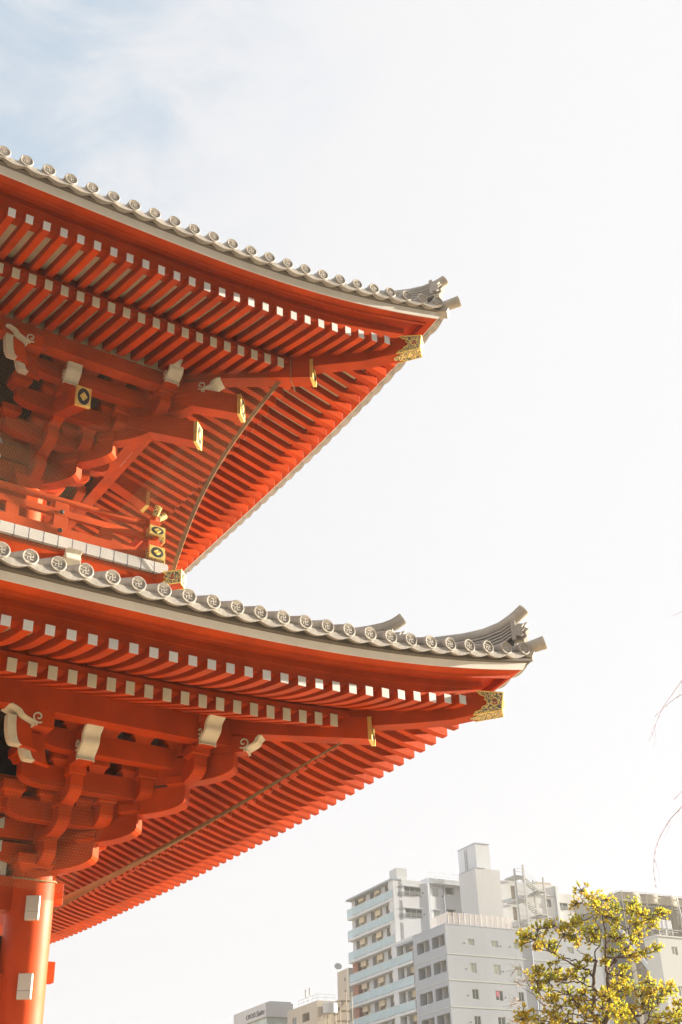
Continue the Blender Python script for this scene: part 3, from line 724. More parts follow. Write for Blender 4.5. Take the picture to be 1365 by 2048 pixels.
# the railing
def rail_part(mb, name, **k): return part(mb, name, **k)
YR = 13.75
for side in (False, True):
    f = (lambda x, y, z: G(*mirror((x, y, z)))) if side else G
    far = -48
    mb = MB(); mb.tube([f(far, YR, 14.30), f(-15.2, YR, 14.30), f(-14.3, YR, 14.42), f(-13.75, YR, 14.72), f(-13.35, YR, 15.05), f(-13.05, YR, 15.28)], [.22 * U] * 3 + [.21 * U, .21 * U, .22 * U], REDG, 16)
    o = rail_part(mb, 'top_rail', smooth=True, autosmooth=50)
    mb = MB(); p0, p1 = f(-13.42, YR, 15.0), f(-12.98, YR, 15.33); d = (p1 - p0).normalized()
    mb.tube([p0, p1], .235 * U, FILI, 18); mb.tube([p1, p1 + d * .05 * U], .24 * U, GOLD, 20); mb.tube([p1 + d * .05 * U, p1 + d * .065 * U], .19 * U, PATINA, 20)
    rr_ = d.cross(Vector((0, 0, 1))).normalized(); uu_ = rr_.cross(d)
    for sx, sy in ((1, 1), (1, -1), (-1, 1), (-1, -1)):
        mb.tube([p1 + d * .07 * U + rr_ * sx * .1 * U, p1 + d * .07 * U + uu_ * sy * .1 * U], .03 * U, GOLD, 6)
    mb.build('gilt_cap', o, smooth=True, autosmooth=40)
    for nm, zc_, hh, ww, xe, capw in (('middle_rail', 13.42, .22, .16, -13.05, .52), ('low_rail', 12.05, .34, .22, -13.0, .66)):
        mb = MB(); a = f((far + xe) / 2, YR, zc_); mb.box(a, (f(xe, YR, zc_) - f(far, YR, zc_)) / 2, (f(0, 1, 0) - f(0, 0, 0)) * ww, Vector((0, 0, hh * U)), REDG)
        o = rail_part(mb, nm, bevel=.006)
        mb = MB(); zz = zc_ + .14 if nm == 'middle_rail' else zc_
        n = (f(1, 0, 0) - f(0, 0, 0)).normalized(); sd = (f(0, 1, 0) - f(0, 0, 0)).normalized()
        c = f(xe - .25, YR, zz)
        mb.box(c, n * .30 * U, sd * (ww + .07) * U, Vector((0, 0, (hh + .06) * U)), FILI)
        mb.box(c - n * .3 * U, n * .03 * U, sd * (ww + .09) * U, Vector((0, 0, (hh + .08) * U)), GOLD)
        plate(mb, c + n * .32 * U, sd, Vector((0, 0, 1)), (2 * ww + .20) * U, (2 * hh + .16) * U, n)
        mb.build('gilt_cap', o)
    # gilt blocks seen from the front at the crossing (end plates facing outwards)
    for i in range(14):
        x = -16.8 - 2.97 * i
        tall = (i % 2 == 1)
        mb = MB(); wd = .44 if tall else .40; ztop = 14.12 if tall else 13.22
        a = f(x, YR, (12.3 + ztop) / 2); mb.box(a, (f(1, 0, 0) - f(0, 0, 0)) * wd, (f(0, 1, 0) - f(0, 0, 0)) * .14, Vector((0, 0, (ztop - 12.3) / 2 * U)), REDG)
        o = rail_part(mb, 'rail_post', bevel=.006)
        if tall:
            for zz in (13.42, 12.15):
                mb = MB(); c = f(x, YR - .21, zz); n = (f(0, -1, 0) - f(0, 0, 0)).normalized()
                mb.tube([c, c + n * .08 * U, c + n * .12 * U], [.15 * U, .13 * U, .05 * U], IRON, 12); mb.build('stud', o, smooth=True)
# corner post with big gilt blocks facing the front
mb = MB(); mb.box(G(-13.75, 13.75, 13.0), Vector((.36 * U, 0, 0)), Vector((0, .36 * U, 0)), Vector((0, 0, 1.6 * U)), REDG); cp = part(mb, 'rail_post', bevel=.006)
for zc_, w, h, yy in ((13.62, .98, .56, 12.95), (12.02, .98, .78, 12.85)):
    mb = MB(); mb.box(G(-13.75, (yy + 13.75) / 2 + .25, zc_), Vector((.34 * U, 0, 0)), Vector((0, .5 * U, 0)), Vector((0, 0, (h / 2 - .04) * U)), REDG)
    ob_ = part(mb, 'rail_stub')
    mb = MB(); mb.box(G(-13.75, yy + .3, zc_), Vector((w / 2 * U, 0, 0)), Vector((0, .28 * U, 0)), Vector((0, 0, h / 2 * U)), FILI)
    mb.box(G(-13.75, yy + .06, zc_), Vector(((w / 2 + .03) * U, 0, 0)), Vector((0, .05 * U, 0)), Vector((0, 0, (h / 2 + .03) * U)), GOLD)
    plate(mb, G(-13.75, yy, zc_), Vector((1, 0, 0)), Vector((0, 0, 1)), (w + .06) * U, (h + .06) * U, Vector((0, -1, 0)))
    mb.build('gilt_cap', ob_)
# white shell bracket foot that shows above the tiles
nose(-19.2, 12.5, 9.85, (0, -1), w=.85, hgt=1.1, over=.3, back=2.5)

# ------------------------------------------------------------------ bird nets
def net(name, label, rows_fn, nu, nv, r, label_extra=None, edges=()):
    """rows_fn(u, v) -> point in gate units; strands as thin 3-sided cords"""
    mb = MB()
    P = [[G(*rows_fn(i / nu, j / nv)) for i in range(nu + 1)] for j in range(nv + 1)]
    def strand(pts, rad):
        mb.tube(pts, rad, NETM, 3, caps=False)
    for i in range(nu + 1):
        st = max(1, nv // 14)
        strand([P[j][i] for j in range(0, nv + 1, st)] + ([P[nv][i]] if nv % st else []), r)
    for j in range(nv + 1):
        st = max(1, nu // 60)
        strand([P[j][i] for i in range(0, nu + 1, st)] + ([P[j][nu]] if nu % st else []), r)
    for e in edges: mb.tube([G(*p) for p in e], .03 * U, NETM, 6)
    return mb
NR = .0042 * U
def lerp(a, b, f): return a + (b - a) * f
def upper_front(u, v, far=-46):
    # top edge: from the hip ring along the purlin; bottom edge on the deck beam
    x_t = lerp(-7.3, far, u); y_t = 7.3 + min(3.0, max(0, (-7.3 - x_t)) * .42)
    x_b = lerp(-12.75, far, u); y_b = 12.72
    s = math.sin(PI * v) * .9
    return (lerp(x_t, x_b, v) - s * (1 - u) ** 6, lerp(y_t, y_b, v) + s, lerp(25.15 - min(1.3, max(0, (-7.3 - x_t)) * .2), 10.2, v))
nu_, nv_ = 232, 100
mbn = net('bird_net', '', upper_front, nu_, nv_, NR)
def upper_side(u, v): return mirror(upper_front(u, v, -62))
mb2 = net('bird_net', '', upper_side, 260, 84, NR * .5, edges=[])
for q in range(16):                                  # gathered hem at the corner edge
    mb2.tube([G(*upper_side(.0009 * q, j / 20)) for j in range(21)], NR * 1.5, NETM, 3, caps=False)
    mb2.tube([G(*upper_front(.0006 * q, j / 20)) for j in range(21)], NR * 1.3, NETM, 3, caps=False)
k0 = len(mbn.v); mbn.v += mb2.v; mbn.f += [[i + k0 for i in f] for f in mb2.f]; mbn.m += mb2.m
ring = [DP(-7.2 + .0, 24.0, 0)]
mbn.tube([DP(-7.25, 23.75, -.58), DP(-7.25, 23.72, .58), DP(-7.25, 25.4, .58), DP(-7.25, 25.5, -.58), DP(-7.25, 23.75, -.58)], .03 * U, NETM, 6)
mbn.tube([G(*upper_front(0, j / 20)) for j in range(21)], .025 * U, NETM, 6)
tag(mbn.build('bird_net'), 'fine tan bird net curtain hung from the upper eave down to the balcony edge', 'bird net')
def lower_side(u, v):
    y0 = lerp(4.9, 50, u)
    xa, za = -5.75, -1.42 + .25 * max(0, 1 - u * 4)
    y1 = lerp(16.6, 50, u)
    s = math.sin(PI * v)
    return (lerp(xa, -16.5, v), lerp(y0, y1, v), lerp(za, -8.2, v) - .55 * s * (1 - .3 * v))
mbn = net('bird_net', '', lower_side, 240, 80, NR)
def lower_front(u, v):
    x = lerp(-15.5, -46, u)
    return (x - v * .8, lerp(12.1, 16.3, v), lerp(-3.6, -8.0, v) - .25 * math.sin(PI * v))
mb2 = net('bird_net', '', lower_front, 170, 34, NR * .75)
k0 = len(mbn.v); mbn.v += mb2.v; mbn.f += [[i + k0 for i in f] for f in mb2.f]; mbn.m += mb2.m
for q in range(26):                                  # dense selvedge of the sagging side net
    mbn.tube([G(*lower_side(i / 30, .003 + .0045 * q)) for i in range(31)], NR * 1.3, NETM, 3, caps=False)
for q in range(5):                                   # bunched hem along the eave
    off = q * .07
    mbn.tube([G(-5.75 - off, 5.2 + i * 1.5, -1.45 - .05 * q + .25 * max(0, 1 - (5.2 + i * 1.5) / 16) + .03 * math.sin(i * 1.7 + q)) for i in range(30)], .022 * U, NETM, 5)
mbn.tube([G(-17.8 + 1.32 * math.cos(k * PI / 12), 17.8 + 1.32 * math.sin(k * PI / 12), -7.35 + .12 * math.cos(k * PI / 6)) for k in range(25)], .045 * U, NETM, 6)
tag(mbn.build('bird_net'), 'tan bird net slung under the lower side eave and tied round the pillar top', 'bird net')

# ------------------------------------------------------------------ white boxes on the pillar
def junction(z, label):
    ang = math.radians(-120); c = Vector((-17.8, 17.8, z)); n = Vector((math.cos(ang), math.sin(ang), 0)); sd = Vector((-n.y, n.x, 0))
    ctr = G(c.x + n.x * 1.38 + sd.x * .42, c.y + n.y * 1.38 + sd.y * .42, z)
    o = thing('junction_box', ctr - n * .04, label, 'electrical box', 'white boxes on the pillar')
    mb = MB(); mb.box(ctr, sd * .36 * U, n * .15 * U, Vector((0, 0, .62 * U)), WHITE); mb.build('housing', o, bevel=.008)
    mb = MB(); mb.box(ctr + n * .16 * U + Vector((0, 0, .19 * U)), sd * .34 * U, n * .025 * U, Vector((0, 0, .40 * U)), WHITE); mb.build('cover', o, bevel=.004)
    mb = MB(); mb.box(ctr + n * .16 * U - Vector((0, 0, .42 * U)), sd * .34 * U, n * .025 * U, Vector((0, 0, .18 * U)), WHITE); mb.build('cover', o, bevel=.004)
junction(-8.95, 'upper white electrical box on the red pillar, just under the net cord')
junction(-12.85, 'lower white electrical box on the red pillar, below the other box')

# ================================================================== the town behind
E1 = Vector((math.cos(math.radians(84)), math.sin(math.radians(84)), 0)); E2 = Vector((E1.y, -E1.x, 0))
def wallmat(name, col, **k): return mat(name, col, .75, .05, k.pop('scale', .25), .05, 3, streak=True, dirt=tuple(c * .74 for c in col), spec=.2)
W_WHITE = wallmat('white_render', (.58, .615, .67)); W_GREY = wallmat('pale_grey_render', (.36, .41, .49)); W_BEIGE = wallmat('beige_tile', (.52, .47, .41))
W_CREAM = wallmat('cream_render', (.56, .585, .62)); W_WARM = wallmat('warm_wall', (.86, .77, .60)); W_TAN = wallmat('tan_render', (.44, .38, .31)); W_BRICK = mat('brown_brick', (.36, .17, .12), .8, .15, 2)
W_BAND = mat('blue_grey_band', (.40, .45, .47), .6, .05); W_SIGN = wallmat('sign_panel', (.58, .585, .62))
ALU = mat('aluminium', (.55, .56, .56), .4, .05, metal=.4); PANE = mat('window_glass', (.10, .13, .13), .08, .2, .6, spec=.9); PANEL_ = mat('pale_curtain_glass', (.45, .52, .49), .25, .12, .5, spec=.6)
HOLE = mat('dim_interior', (.36, .31, .24), .9, .2, 1); STEEL = mat('galvanised_steel', (.38, .39, .39), .5, .1, metal=.3); PINK = mat('pink_cloth', (.60, .16, .25), .8, .2)
BGLASS = bpy.data.materials.new('balcony_glass'); BGLASS.use_nodes = True
def _bg():
    n = BGLASS.node_tree.nodes; l = BGLASS.node_tree.links; b = n['Principled BSDF']
    b.inputs['Base Color'].default_value = (.50, .68, .78, 1); b.inputs['Roughness'].default_value = .2; b.inputs['Specular IOR Level'].default_value = .8
    tr = n.new('ShaderNodeBsdfTransparent'); tr.inputs[0].default_value = (.80, .90, .92, 1)
    m = n.new('ShaderNodeMixShader'); m.inputs[0].default_value = .66
    l.new(tr.outputs[0], m.inputs[1]); l.new(b.outputs[0], m.inputs[2]); l.new(m.outputs[0], n['Material Output'].inputs['Surface'])
_bg()
FENCEG = bpy.data.materials.new('frosted_fence'); FENCEG.use_nodes = True
def _fg():
    n = FENCEG.node_tree.nodes; l = FENCEG.node_tree.links; b = n['Principled BSDF']
    b.inputs['Base Color'].default_value = (.74, .69, .68, 1); b.inputs['Roughness'].default_value = .4
    tr = n.new('ShaderNodeBsdfTransparent'); m = n.new('ShaderNodeMixShader'); m.inputs[0].default_value = .38
    l.new(tr.outputs[0], m.inputs[1]); l.new(b.outputs[0], m.inputs[2]); l.new(m.outputs[0], n['Material Output'].inputs['Surface'])
_fg()
class Bld:
    """building on the town grid; the corner nearest the viewer is P. s runs back along E1 (left face), t along E2 (right face)"""
    def __init__(b, name, x, y, label, cat='apartment building', group=None):
        b.P = Vector((x, y, 0)); b.root = thing(name, b.P, label, cat, group)
    def at(b, s, t, z): return b.P + E1 * s + E2 * t + Vector((0, 0, z))
    def box(b, mb, s0, s1, t0, t1, z0, z1, m):
        mb.box(b.at((s0 + s1) / 2, (t0 + t1) / 2, (z0 + z1) / 2), E1 * abs(s1 - s0) / 2, E2 * abs(t1 - t0) / 2, Vector((0, 0, abs(z1 - z0) / 2)), m)
    def facade(b, mb, face, a0, a1, z0, z1, holes, m, off=0., depth=.3, back=None):
        """wall sheet with recessed openings. face 'L': a is s at t=off ; face 'R': a is t at s=off"""
        pt = (lambda a, z, d: b.at(a, off + d, z)) if face == 'L' else (lambda a, z, d: b.at(off + d, a, z))
        xs = sorted({a0, a1, *[h[0] for h in holes], *[h[1] for h in holes]}); zz = sorted({z0, z1, *[h[2] for h in holes], *[h[3] for h in holes]})
        inside = lambda x, z: any(h[0] < x < h[1] and h[2] < z < h[3] for h in holes)
        for i in range(len(xs) - 1):
            for j in range(len(zz) - 1):
                if inside((xs[i] + xs[i + 1]) / 2, (zz[j] + zz[j + 1]) / 2): continue
                mb.add([pt(xs[i], zz[j], 0), pt(xs[i + 1], zz[j], 0), pt(xs[i + 1], zz[j + 1], 0), pt(xs[i], zz[j + 1], 0)], [(0, 1, 2, 3)], m)
        for h in holes:
            dd = h[4] if len(h) > 4 else depth; q = [(h[0], h[2]), (h[1], h[2]), (h[1], h[3]), (h[0], h[3])]
            for k in range(4):
                p, r = q[k], q[(k + 1) % 4]
                mb.add([pt(*p, 0), pt(*r, 0), pt(*r, dd), pt(*p, dd)], [(0, 1, 2, 3)], m)
            mb.add([pt(*p, dd) for p in q], [(0, 1, 2, 3)], back or m)
    def window(b, face, a0, a1, z0, z1, off=0., d=.14, mull=1, pane=PANE, rail=False):
        pt = (lambda a, z, dd: b.at(a, off + dd, z)) if face == 'L' else (lambda a, z, dd: b.at(off + dd, a, z))
        ea = E1 if face == 'L' else E2; en = E2 if face == 'L' else E1
        mb = MB(); w = .045; zv = Vector((0, 0, 1))
        def bar(x0, x1, y0, y1, dd=d): mb.box(pt((x0 + x1) / 2, (y0 + y1) / 2, dd), ea * abs(x1 - x0) / 2, en * .04, zv * abs(y1 - y0) / 2, ALU)
        bar(a0, a1, z0, z0 + w); bar(a0, a1, z1 - w, z1); bar(a0, a0 + w, z0 + w, z1 - w); bar(a1 - w, a1, z0 + w, z1 - w)
        for k in range(mull):
            x = a0 + (a1 - a0) * (k + 1) / (mull + 1); bar(x - w * .6, x + w * .6, z0 + w, z1 - w)
        if rail:
            for k in range(4): bar(a0, a1, z0 + .12 + k * .14, z0 + .15 + k * .14, -.08)
        o = mb.build('window', b.root)
        m2 = MB(); m2.box(pt((a0 + a1) / 2, (z0 + z1) / 2, d + .02), ea * ((a1 - a0) / 2 - w), en * .01, zv * ((z1 - z0) / 2 - w), pane); m2.build('pane', o)
        return o
    def body(b, mb, s1, t1, z0, z1, m, s0=0., t0=0., roof=True, L=True, R=True):
        q = [(s0, t0), (s1, t0), (s1, t1), (s0, t1)]
        sides = [(1, 2), (2, 3)] + ([(0, 1)] if L else []) + ([(3, 0)] if R else [])
        for i, j in sides: mb.add([b.at(*q[i], z0), b.at(*q[j], z0), b.at(*q[j], z1), b.at(*q[i], z1)], [(0, 1, 2, 3)], m)
        if roof: mb.add([b.at(*p, z1) for p in q], [(0, 1, 2, 3)], m)
    def part(b, mb, name, **k): return mb.build(name, b.root, **k)

# ---- A: tall pale apartment block with glass balconies on its left face
A = Bld('apartment_tower', 89.17, 122.5, 'tall pale apartment tower with blue glass balconies stepping along its left face')
mb = MB(); zr = 44.5
A.body(mb, 13.6, 14, 0, 44.45, W_WHITE, t0=1.35, L=False, R=False)
fl = [41.8, 38.78, 35.76, 32.74, 29.72, 26.7, 23.68, 20.66]
holes = []
for z in fl: holes += [(6.0, 7.4, z + .1, z + 2.1, .2), (1.6, 2.7, z + .1, z + 2.1, .2), (10.9, 12.0, z + .1, z + 2.1, .2)]
A.facade(mb, 'L', 0, 13.6, 0, 44.45, holes, W_WARM, off=1.35, depth=.2, back=HOLE)
RW = [(1.77, 4.45, 42.4, 43.6), (1.77, 4.45, 39.45, 40.62), (6.75, 7.75, 42.75, 43.9), (6.75, 7.75, 39.75, 40.85)]
A.facade(mb, 'R', 0, 6.0, 0, 44.5, RW[:2], W_WHITE, off=0, depth=.16)
A.facade(mb, 'R', 6.0, 12.3, 0, 45.3, RW[2:] + [(8.95, 10.35, 43.25, 44.25, .9), (8.95, 10.4, 40.3, 41.2, .9)], W_WHITE, off=.55, depth=.16, back=W_TAN)
mb.add([A.at(0, 6, 0), A.at(.55, 6, 0), A.at(.55, 6, 45.3), A.at(0, 6, 44.5)], [(0, 1, 2, 3)], W_WHITE)
mb.add([A.at(0, 0, 0), A.at(1.35, 0, 0), A.at(1.35, 0, 44.5), A.at(0, 0, 44.5)], [(3, 2, 1, 0)], W_WHITE)
mb.add([A.at(0, 0, 44.5), A.at(13.6, 0, 44.5), A.at(13.6, 14, 44.5), A.at(0, 14, 44.5)], [(0, 1, 2, 3)], W_WHITE)
A.box(mb, .55, 6, 6.0, 14, 44.5, 45.3, W_WHITE)
A.part(mb, 'wall')
for r in RW: A.window('R', r[0], r[1], r[2], r[3], off=.0 if r[0] < 6 else .55, d=.1, mull=2 if r[0] < 6 else 1, pane=PANEL_ if r[0] > 6 else PANE, rail=r[0] < 6)
for r in RW:
    mb = MB(); o_ = 0 if r[0] < 6 else .55; A.box(mb, o_ - .12, o_ + .02, r[0] - .15, r[1] + .15, r[3] + .05, r[3] + .12, W_WHITE); A.part(mb, 'window_hood')
mb = MB(); A.box(mb, -.05, 13.75, -.15, 1.4, 44.38, 44.62, W_GREY); A.part(mb, 'roof_edge')
for k, z in enumerate(fl):
    s0 = .25 if k < 2 else (-3.0 if k == 2 else -4.1); s1 = 13.6
    if k == 2: s0 = -4.6
    mb = MB(); A.box(mb, s0, s1, -.05, 1.34, z - .16, z + .18, W_WHITE)
    bl = A.part(mb, 'balcony')
    n = 7 if k < 2 else 9; s00 = max(s0, .35) if k == 2 else s0
    for j in range(n):
        a0 = s00 + (s1 - s00) * j / n + .03; a1 = s00 + (s1 - s00) * (j + 1) / n - .03
        m2 = MB(); A.box(m2, a0, a1, -.03, .0, z + .24, z + 1.28, BGLASS); m2.build('glass_panel', bl)
    m2 = MB()
    A.box(m2, s00, s1, -.05, .02, z + 1.28, z + 1.33, ALU)
    for j in range(n + 1): A.box(m2, s00 + (s1 - s00) * j / n - .025, s00 + (s1 - s00) * j / n + .025, -.04, .02, z + .18, z + 1.28, ALU)
    m2.build('balcony_rail', bl)
    m2 = MB(); A.box(m2, s00 - .03, s00, .05, 1.2, z + .24, z + 1.28, BGLASS); m2.build('glass_panel', bl)
    # white piers and partitions
    for a in ((12.6, 13.6), (8.0, 9.2), (3.6, 4.7), (.0, .5)):
        mb = MB(); A.box(mb, a[0], a[1], .75, 1.36, z + .18, z + 2.86, W_WHITE); A.part(mb, 'pier')
    for a in (10.4, 5.6, 1.7):
        mb = MB(); A.box(mb, a, a + 1.5, .95, 1.34, z + 2.15, z + 2.86, W_WARM); A.part(mb, 'lintel')
    if k >= 3:
        mb = MB(); A.box(mb, 12.2, 13.65, .6, 1.34, z + .18, z + 2.86, W_BRICK); A.part(mb, 'brick_panel')
# the lower, deeper wing towards the viewer
mb = MB(); A.body(mb, 0.2, 9, 0, 35.3, W_WHITE, s0=-5.4, t0=1.35, L=False)
A.facade(mb, 'L', -5.4, .2, 0, 35.3, [(-4.6, -2.9, z + .1, z + 2.1, .2) for z in fl[3:]] + [(-2.0, -.6, z + .1, z + 2.1, .2) for z in fl[3:]], W_WARM, off=1.35, depth=.2, back=HOLE)
A.part(mb, 'wing')
mb = MB(); A.box(mb, -5.45, .3, -.05, 1.4, 35.28, 35.9, W_GREY); A.part(mb, 'roof_edge')
mb = MB(); A.box(mb, -.9, -.86, 2.2, 6.5, 35.35, 36.5, BGLASS); A.part(mb, 'glass_screen')
for z in fl[3:]:
    for q in ((-4.9, -4.3), (-1.1, -.4)):
        mb = MB(); A.box(mb, *q, .75, 1.36, z + .18, z + 2.86, W_WHITE); A.part(mb, 'pier')
mb = MB(); A.box(mb, .4, 2.4, .9, 2.6, 44.6, 46.2, W_CREAM); A.part(mb, 'roof_box')
mb = MB(); A.box(mb, 5.2, 6.6, 1.0, 2.0, 44.6, 45.2, W_GREY); A.part(mb, 'roof_box')
mb = MB()
for j in range(8): mb.tube([A.at(1.2, 6.4 + j * .78, 45.3), A.at(1.2, 6.4 + j * .78, 46.3)], .025, ALU, 5)
for z in (45.8, 46.3): mb.tube([A.at(1.2, 6.4, z), A.at(1.2, 11.9, z)], .02, ALU, 5)
A.part(mb, 'roof_railing')
for (t_, o_) in ((5.6, -.07), (8.6, .48), (11.7, .48)):
    mb = MB(); mb.tube([A.at(o_, t_, 20), A.at(o_, t_, 44.4)], .06, W_GREY, 6); A.part(mb, 'drain_pipe', smooth=True)
for z in (42.9, 40.0):
    for t_ in (4.75, 8.35):
        mb = MB(); o_ = 0 if t_ < 6 else .55; mb.tube([A.at(o_, t_, z), A.at(o_ - .05, t_, z)], .10, IRON, 8); A.part(mb, 'vent')
for k, z in enumerate(fl):
    for a in (7.1, 2.95, 11.9):
        mb = MB(); A.box(mb, a, a + .8, .35, .68, z + .2, z + .82, W_CREAM); o = A.part(mb, 'air_conditioner')
        m2 = MB(); m2.tube([A.at(a + .3, .345, z + .51), A.at(a + .3, .33, z + .51)], .24, IRON, 14); m2.build('fan_grille', o)
# lift shaft of the tower
S_ = Bld('lift_tower', 96.9, 113.77, 'windowless white lift tower rising above the apartment blocks', 'tower')
mb = MB(); S_.box(mb, 0, 4.2, 0, 4.0, 0, 44.85, W_CREAM); S_.box(mb, 1.9, 6.4, 1.62, 3.95, 44.85, 48.9, W_WHITE); S_.part(mb, 'wall')
mb = MB(); S_.box(mb, 1.85, 6.45, 1.57, 4.0, 48.9, 49.02, W_GREY); S_.part(mb, 'coping')
mb = MB(); S_.box(mb, -.04, 4.2, -.04, 1.6, 44.85, 44.95, W_GREY); S_.part(mb, 'coping')
mb = MB()
for j in range(9): mb.tube([S_.at(4.6 - .05, 1.5, 45.2 + .36 * j), S_.at(4.1, 1.5, 45.2 + .36 * j)], .025, IRON, 5)
for q in (4.55, 4.1): mb.tube([S_.at(q, 1.5, 45.0), S_.at(q, 1.5, 48.6)], .025, IRON, 5)
S_.part(mb, 'ladder')

# ---- B: pale grey block with loggias, in front
B = Bld('apartment_block', 72.51, 91.14, 'pale grey apartment block with square loggias and small windows in front of the tower')
FB = 2.66; mb = MB()
lg = []; rw = []
for k in range(5):
    z = 28.4 - FB * k
    lg += [(.27, 2.86, z, z + 1.22, 1.3), (3.42, 6.05, z, z + 1.22, 1.3)]
    h0, h1 = (28.54, 29.2) if k == 0 else (25.68 - FB * (k - 1), 26.7 - FB * (k - 1))
    rw += [(2.82, 3.64, h0, h1), (5.82, 6.77, h0, h1), (8.81, 9.54, h0, h1), (13.0, 13.9, h0, h1), (16.2, 17.1, h0, h1)]
B.body(mb, 6.85, 21.5, 0, 30.55, W_GREY, L=False, R=False)
B.facade(mb, 'L', 0, 6.85, 0, 30.55, lg, W_GREY, depth=1.3, back=W_TAN)
B.facade(mb, 'R', 0, 21.5, 0, 30.55, rw, W_GREY, depth=.14, back=HOLE)
B.part(mb, 'wall')
for k, r in enumerate(rw):
    B.window('R', *r, d=.08, mull=1, pane=(PANEL_ if k < 10 else PANE))
mb = MB()
for k in range(5): 
    z = 27.5 - FB * k; B.box(mb, -.03, 0, .02, 21.5, z - .06, z + .06, W_BAND); B.box(mb, .02, 6.85, -.03, 0, z - .06, z + .06, W_BAND)
B.part(mb, 'floor_band')
mb = MB()
for k in range(5):
    z = 28.7 - FB * k
    for t in (2.35, 7.1, 8.35): mb.tube([B.at(0, t, z), B.at(-.02, t, z)], .08, IRON, 8)
B.part(mb, 'vent')
mb = MB(); B.box(mb, .05, .09, 5.98, 6.4, 23.45, 24.0, PINK); B.part(mb, 'curtain')
for k in range(5):                                  # balcony doors inside the loggias
    z = 28.4 - FB * k
    for a in (.35, 3.5):
        mb = MB(); B.box(mb, a + .1, a + 1.1, 1.26, 1.3, z - .9, z + 1.05, HOLE); B.box(mb, a + 1.3, a + 1.36, .2, 1.28, z, z + 1.2, W_CREAM); B.part(mb, 'balcony_door')
for k in range(5):
    z = 28.4 - FB * k
    for a in (2.0, 5.1):
        mb = MB(); B.box(mb, a, a + .7, .75, 1.05, z - .02, z + .5, W_CREAM); B.part(mb, 'air_conditioner')
for (s_, t_) in ((-.06, 11.2),):
    mb = MB(); mb.tube([B.at(s_, t_, 10), B.at(s_, t_, 30.4)], .055, W_GREY, 6); B.part(mb, 'drain_pipe', smooth=True)
mb = MB(); B.box(mb, -.02, 6.9, -.02, .16, 30.55, 30.62, W_GREY); B.box(mb, -.02, .16, .16, 21.5, 30.55, 30.62, W_GREY); B.part(mb, 'coping')
for (s0, s1, t0, t1) in ((.3, 3.8, .6, .6), (.3, .3, .6, 9.2)):
    mb = MB(); n = 6 if s1 > s0 else 12
    for j in range(n):
        f0, f1 = j / n + .008, (j + 1) / n - .008
        p, q = B.at(lerp(s0, s1, f0), lerp(t0, t1, f0), 31.3), B.at(lerp(s0, s1, f1), lerp(t0, t1, f1), 31.3); d = q - p
        mb.box((p + q) / 2, d / 2, Vector((-d.y, d.x, 0)).normalized() * .015, Vector((0, 0, .62)), FENCEG)
        mb.tube([p - Vector((0, 0, .7)), p + Vector((0, 0, .66))], .03, W_WHITE, 6)
    B.part(mb, 'roof_fence')

# ---- C: cream block with outside steel stair, behind
Cb = Bld('apartment_building', 114.52, 127.59, 'cream apartment building with an open steel stair, behind the lift tower')
mb = MB(); hl = [(7.15, 8.35, 44.9, 46.1), (7.4, 8.6, 41.9, 43.0), (10.0, 12.2, 44.9, 46.0), (.9, 1.7, 45.6, 47.6), (.9, 1.7, 42.4, 44.4), (13.6, 15, 44.9, 46.0)]
Cb.body(mb, 12, 10, 0, 48.3, W_CREAM, t0=-1.0, L=True, R=False); Cb.facade(mb, 'R', -1.0, 10, 0, 48.3, hl[:2] + hl[3:5], W_CREAM, depth=.15, back=HOLE)
Cb.body(mb, 12, 19, 0, 47.4, W_CREAM, s0=.8, t0=10.0, R=False); Cb.facade(mb, 'R', 10, 19, 0, 47.4, [hl[2], hl[5]], W_CREAM, off=.8, depth=.15, back=HOLE)
Cb.part(mb, 'wall')
for r, o_ in ((hl[0], 0), (hl[1], 0), (hl[2], .8), (hl[5], .8)): Cb.window('R', *r, off=o_, d=.08, rail=True)
mb = MB(); Cb.box(mb, -.25, 0, 9.3, 9.75, 0, 48.2, W_WHITE); Cb.box(mb, -.15, 0, 5.3, 9.2, 46.6, 46.75, W_WHITE); Cb.box(mb, -.15, 0, 5.3, 9.2, 43.3, 43.45, W_WHITE); Cb.part(mb, 'wall_fin')
st = MB()
for (t, s, z) in ((.0, -2.6, 49.4), (1.45, -2.9, 50.1), (5.3, -2.6, 48.6), (4.4, -1.2, 48.4)): Cb.box(st, s - .12, s + .12, t - .12, t + .12, 0, z, STEEL)
Cb.part(st, 'stair_post')
for z in (48.3, 44.75, 41.2, 37.7):
    st = MB(); p0, p1 = (1.7, z + .2), (4.2, z - 1.7)
    for ss in (-2.7, -1.7):
        q = [Cb.at(ss, p0[0], p0[1]), Cb.at(ss, p1[0], p1[1])]
        st.prism([q[0], q[1], q[1] - Vector((0, 0, .35)), q[0] - Vector((0, 0, .35))], E1 * .06, STEEL)
    for k in range(9):
        f = (k + .5) / 9; Cb.box(st, -2.7, -1.64, lerp(p0[0], p1[0], f) - .14, lerp(p0[0], p1[0], f) + .14, lerp(p0[1], p1[1], f) - .22, lerp(p0[1], p1[1], f) - .18, STEEL)
    for (a_, b_, zz) in ((4.1, 5.5, z - 1.75), (-.2, 1.8, z + .15)): Cb.box(st, -2.8, -.1, a_, b_, zz - .18, zz, STEEL)
    for dz in (.55, 1.05):
        st.tube([Cb.at(-2.72, p0[0], p0[1] + dz), Cb.at(-2.72, p1[0], p1[1] + dz), Cb.at(-2.72, 5.4, p1[1] + dz)], .03, STEEL, 5); st.tube([Cb.at(-2.72, -.1, z + .15 + dz), Cb.at(-2.72, 1.7, z + .15 + dz)], .03, STEEL, 5)
    Cb.part(st, 'stair_flight')
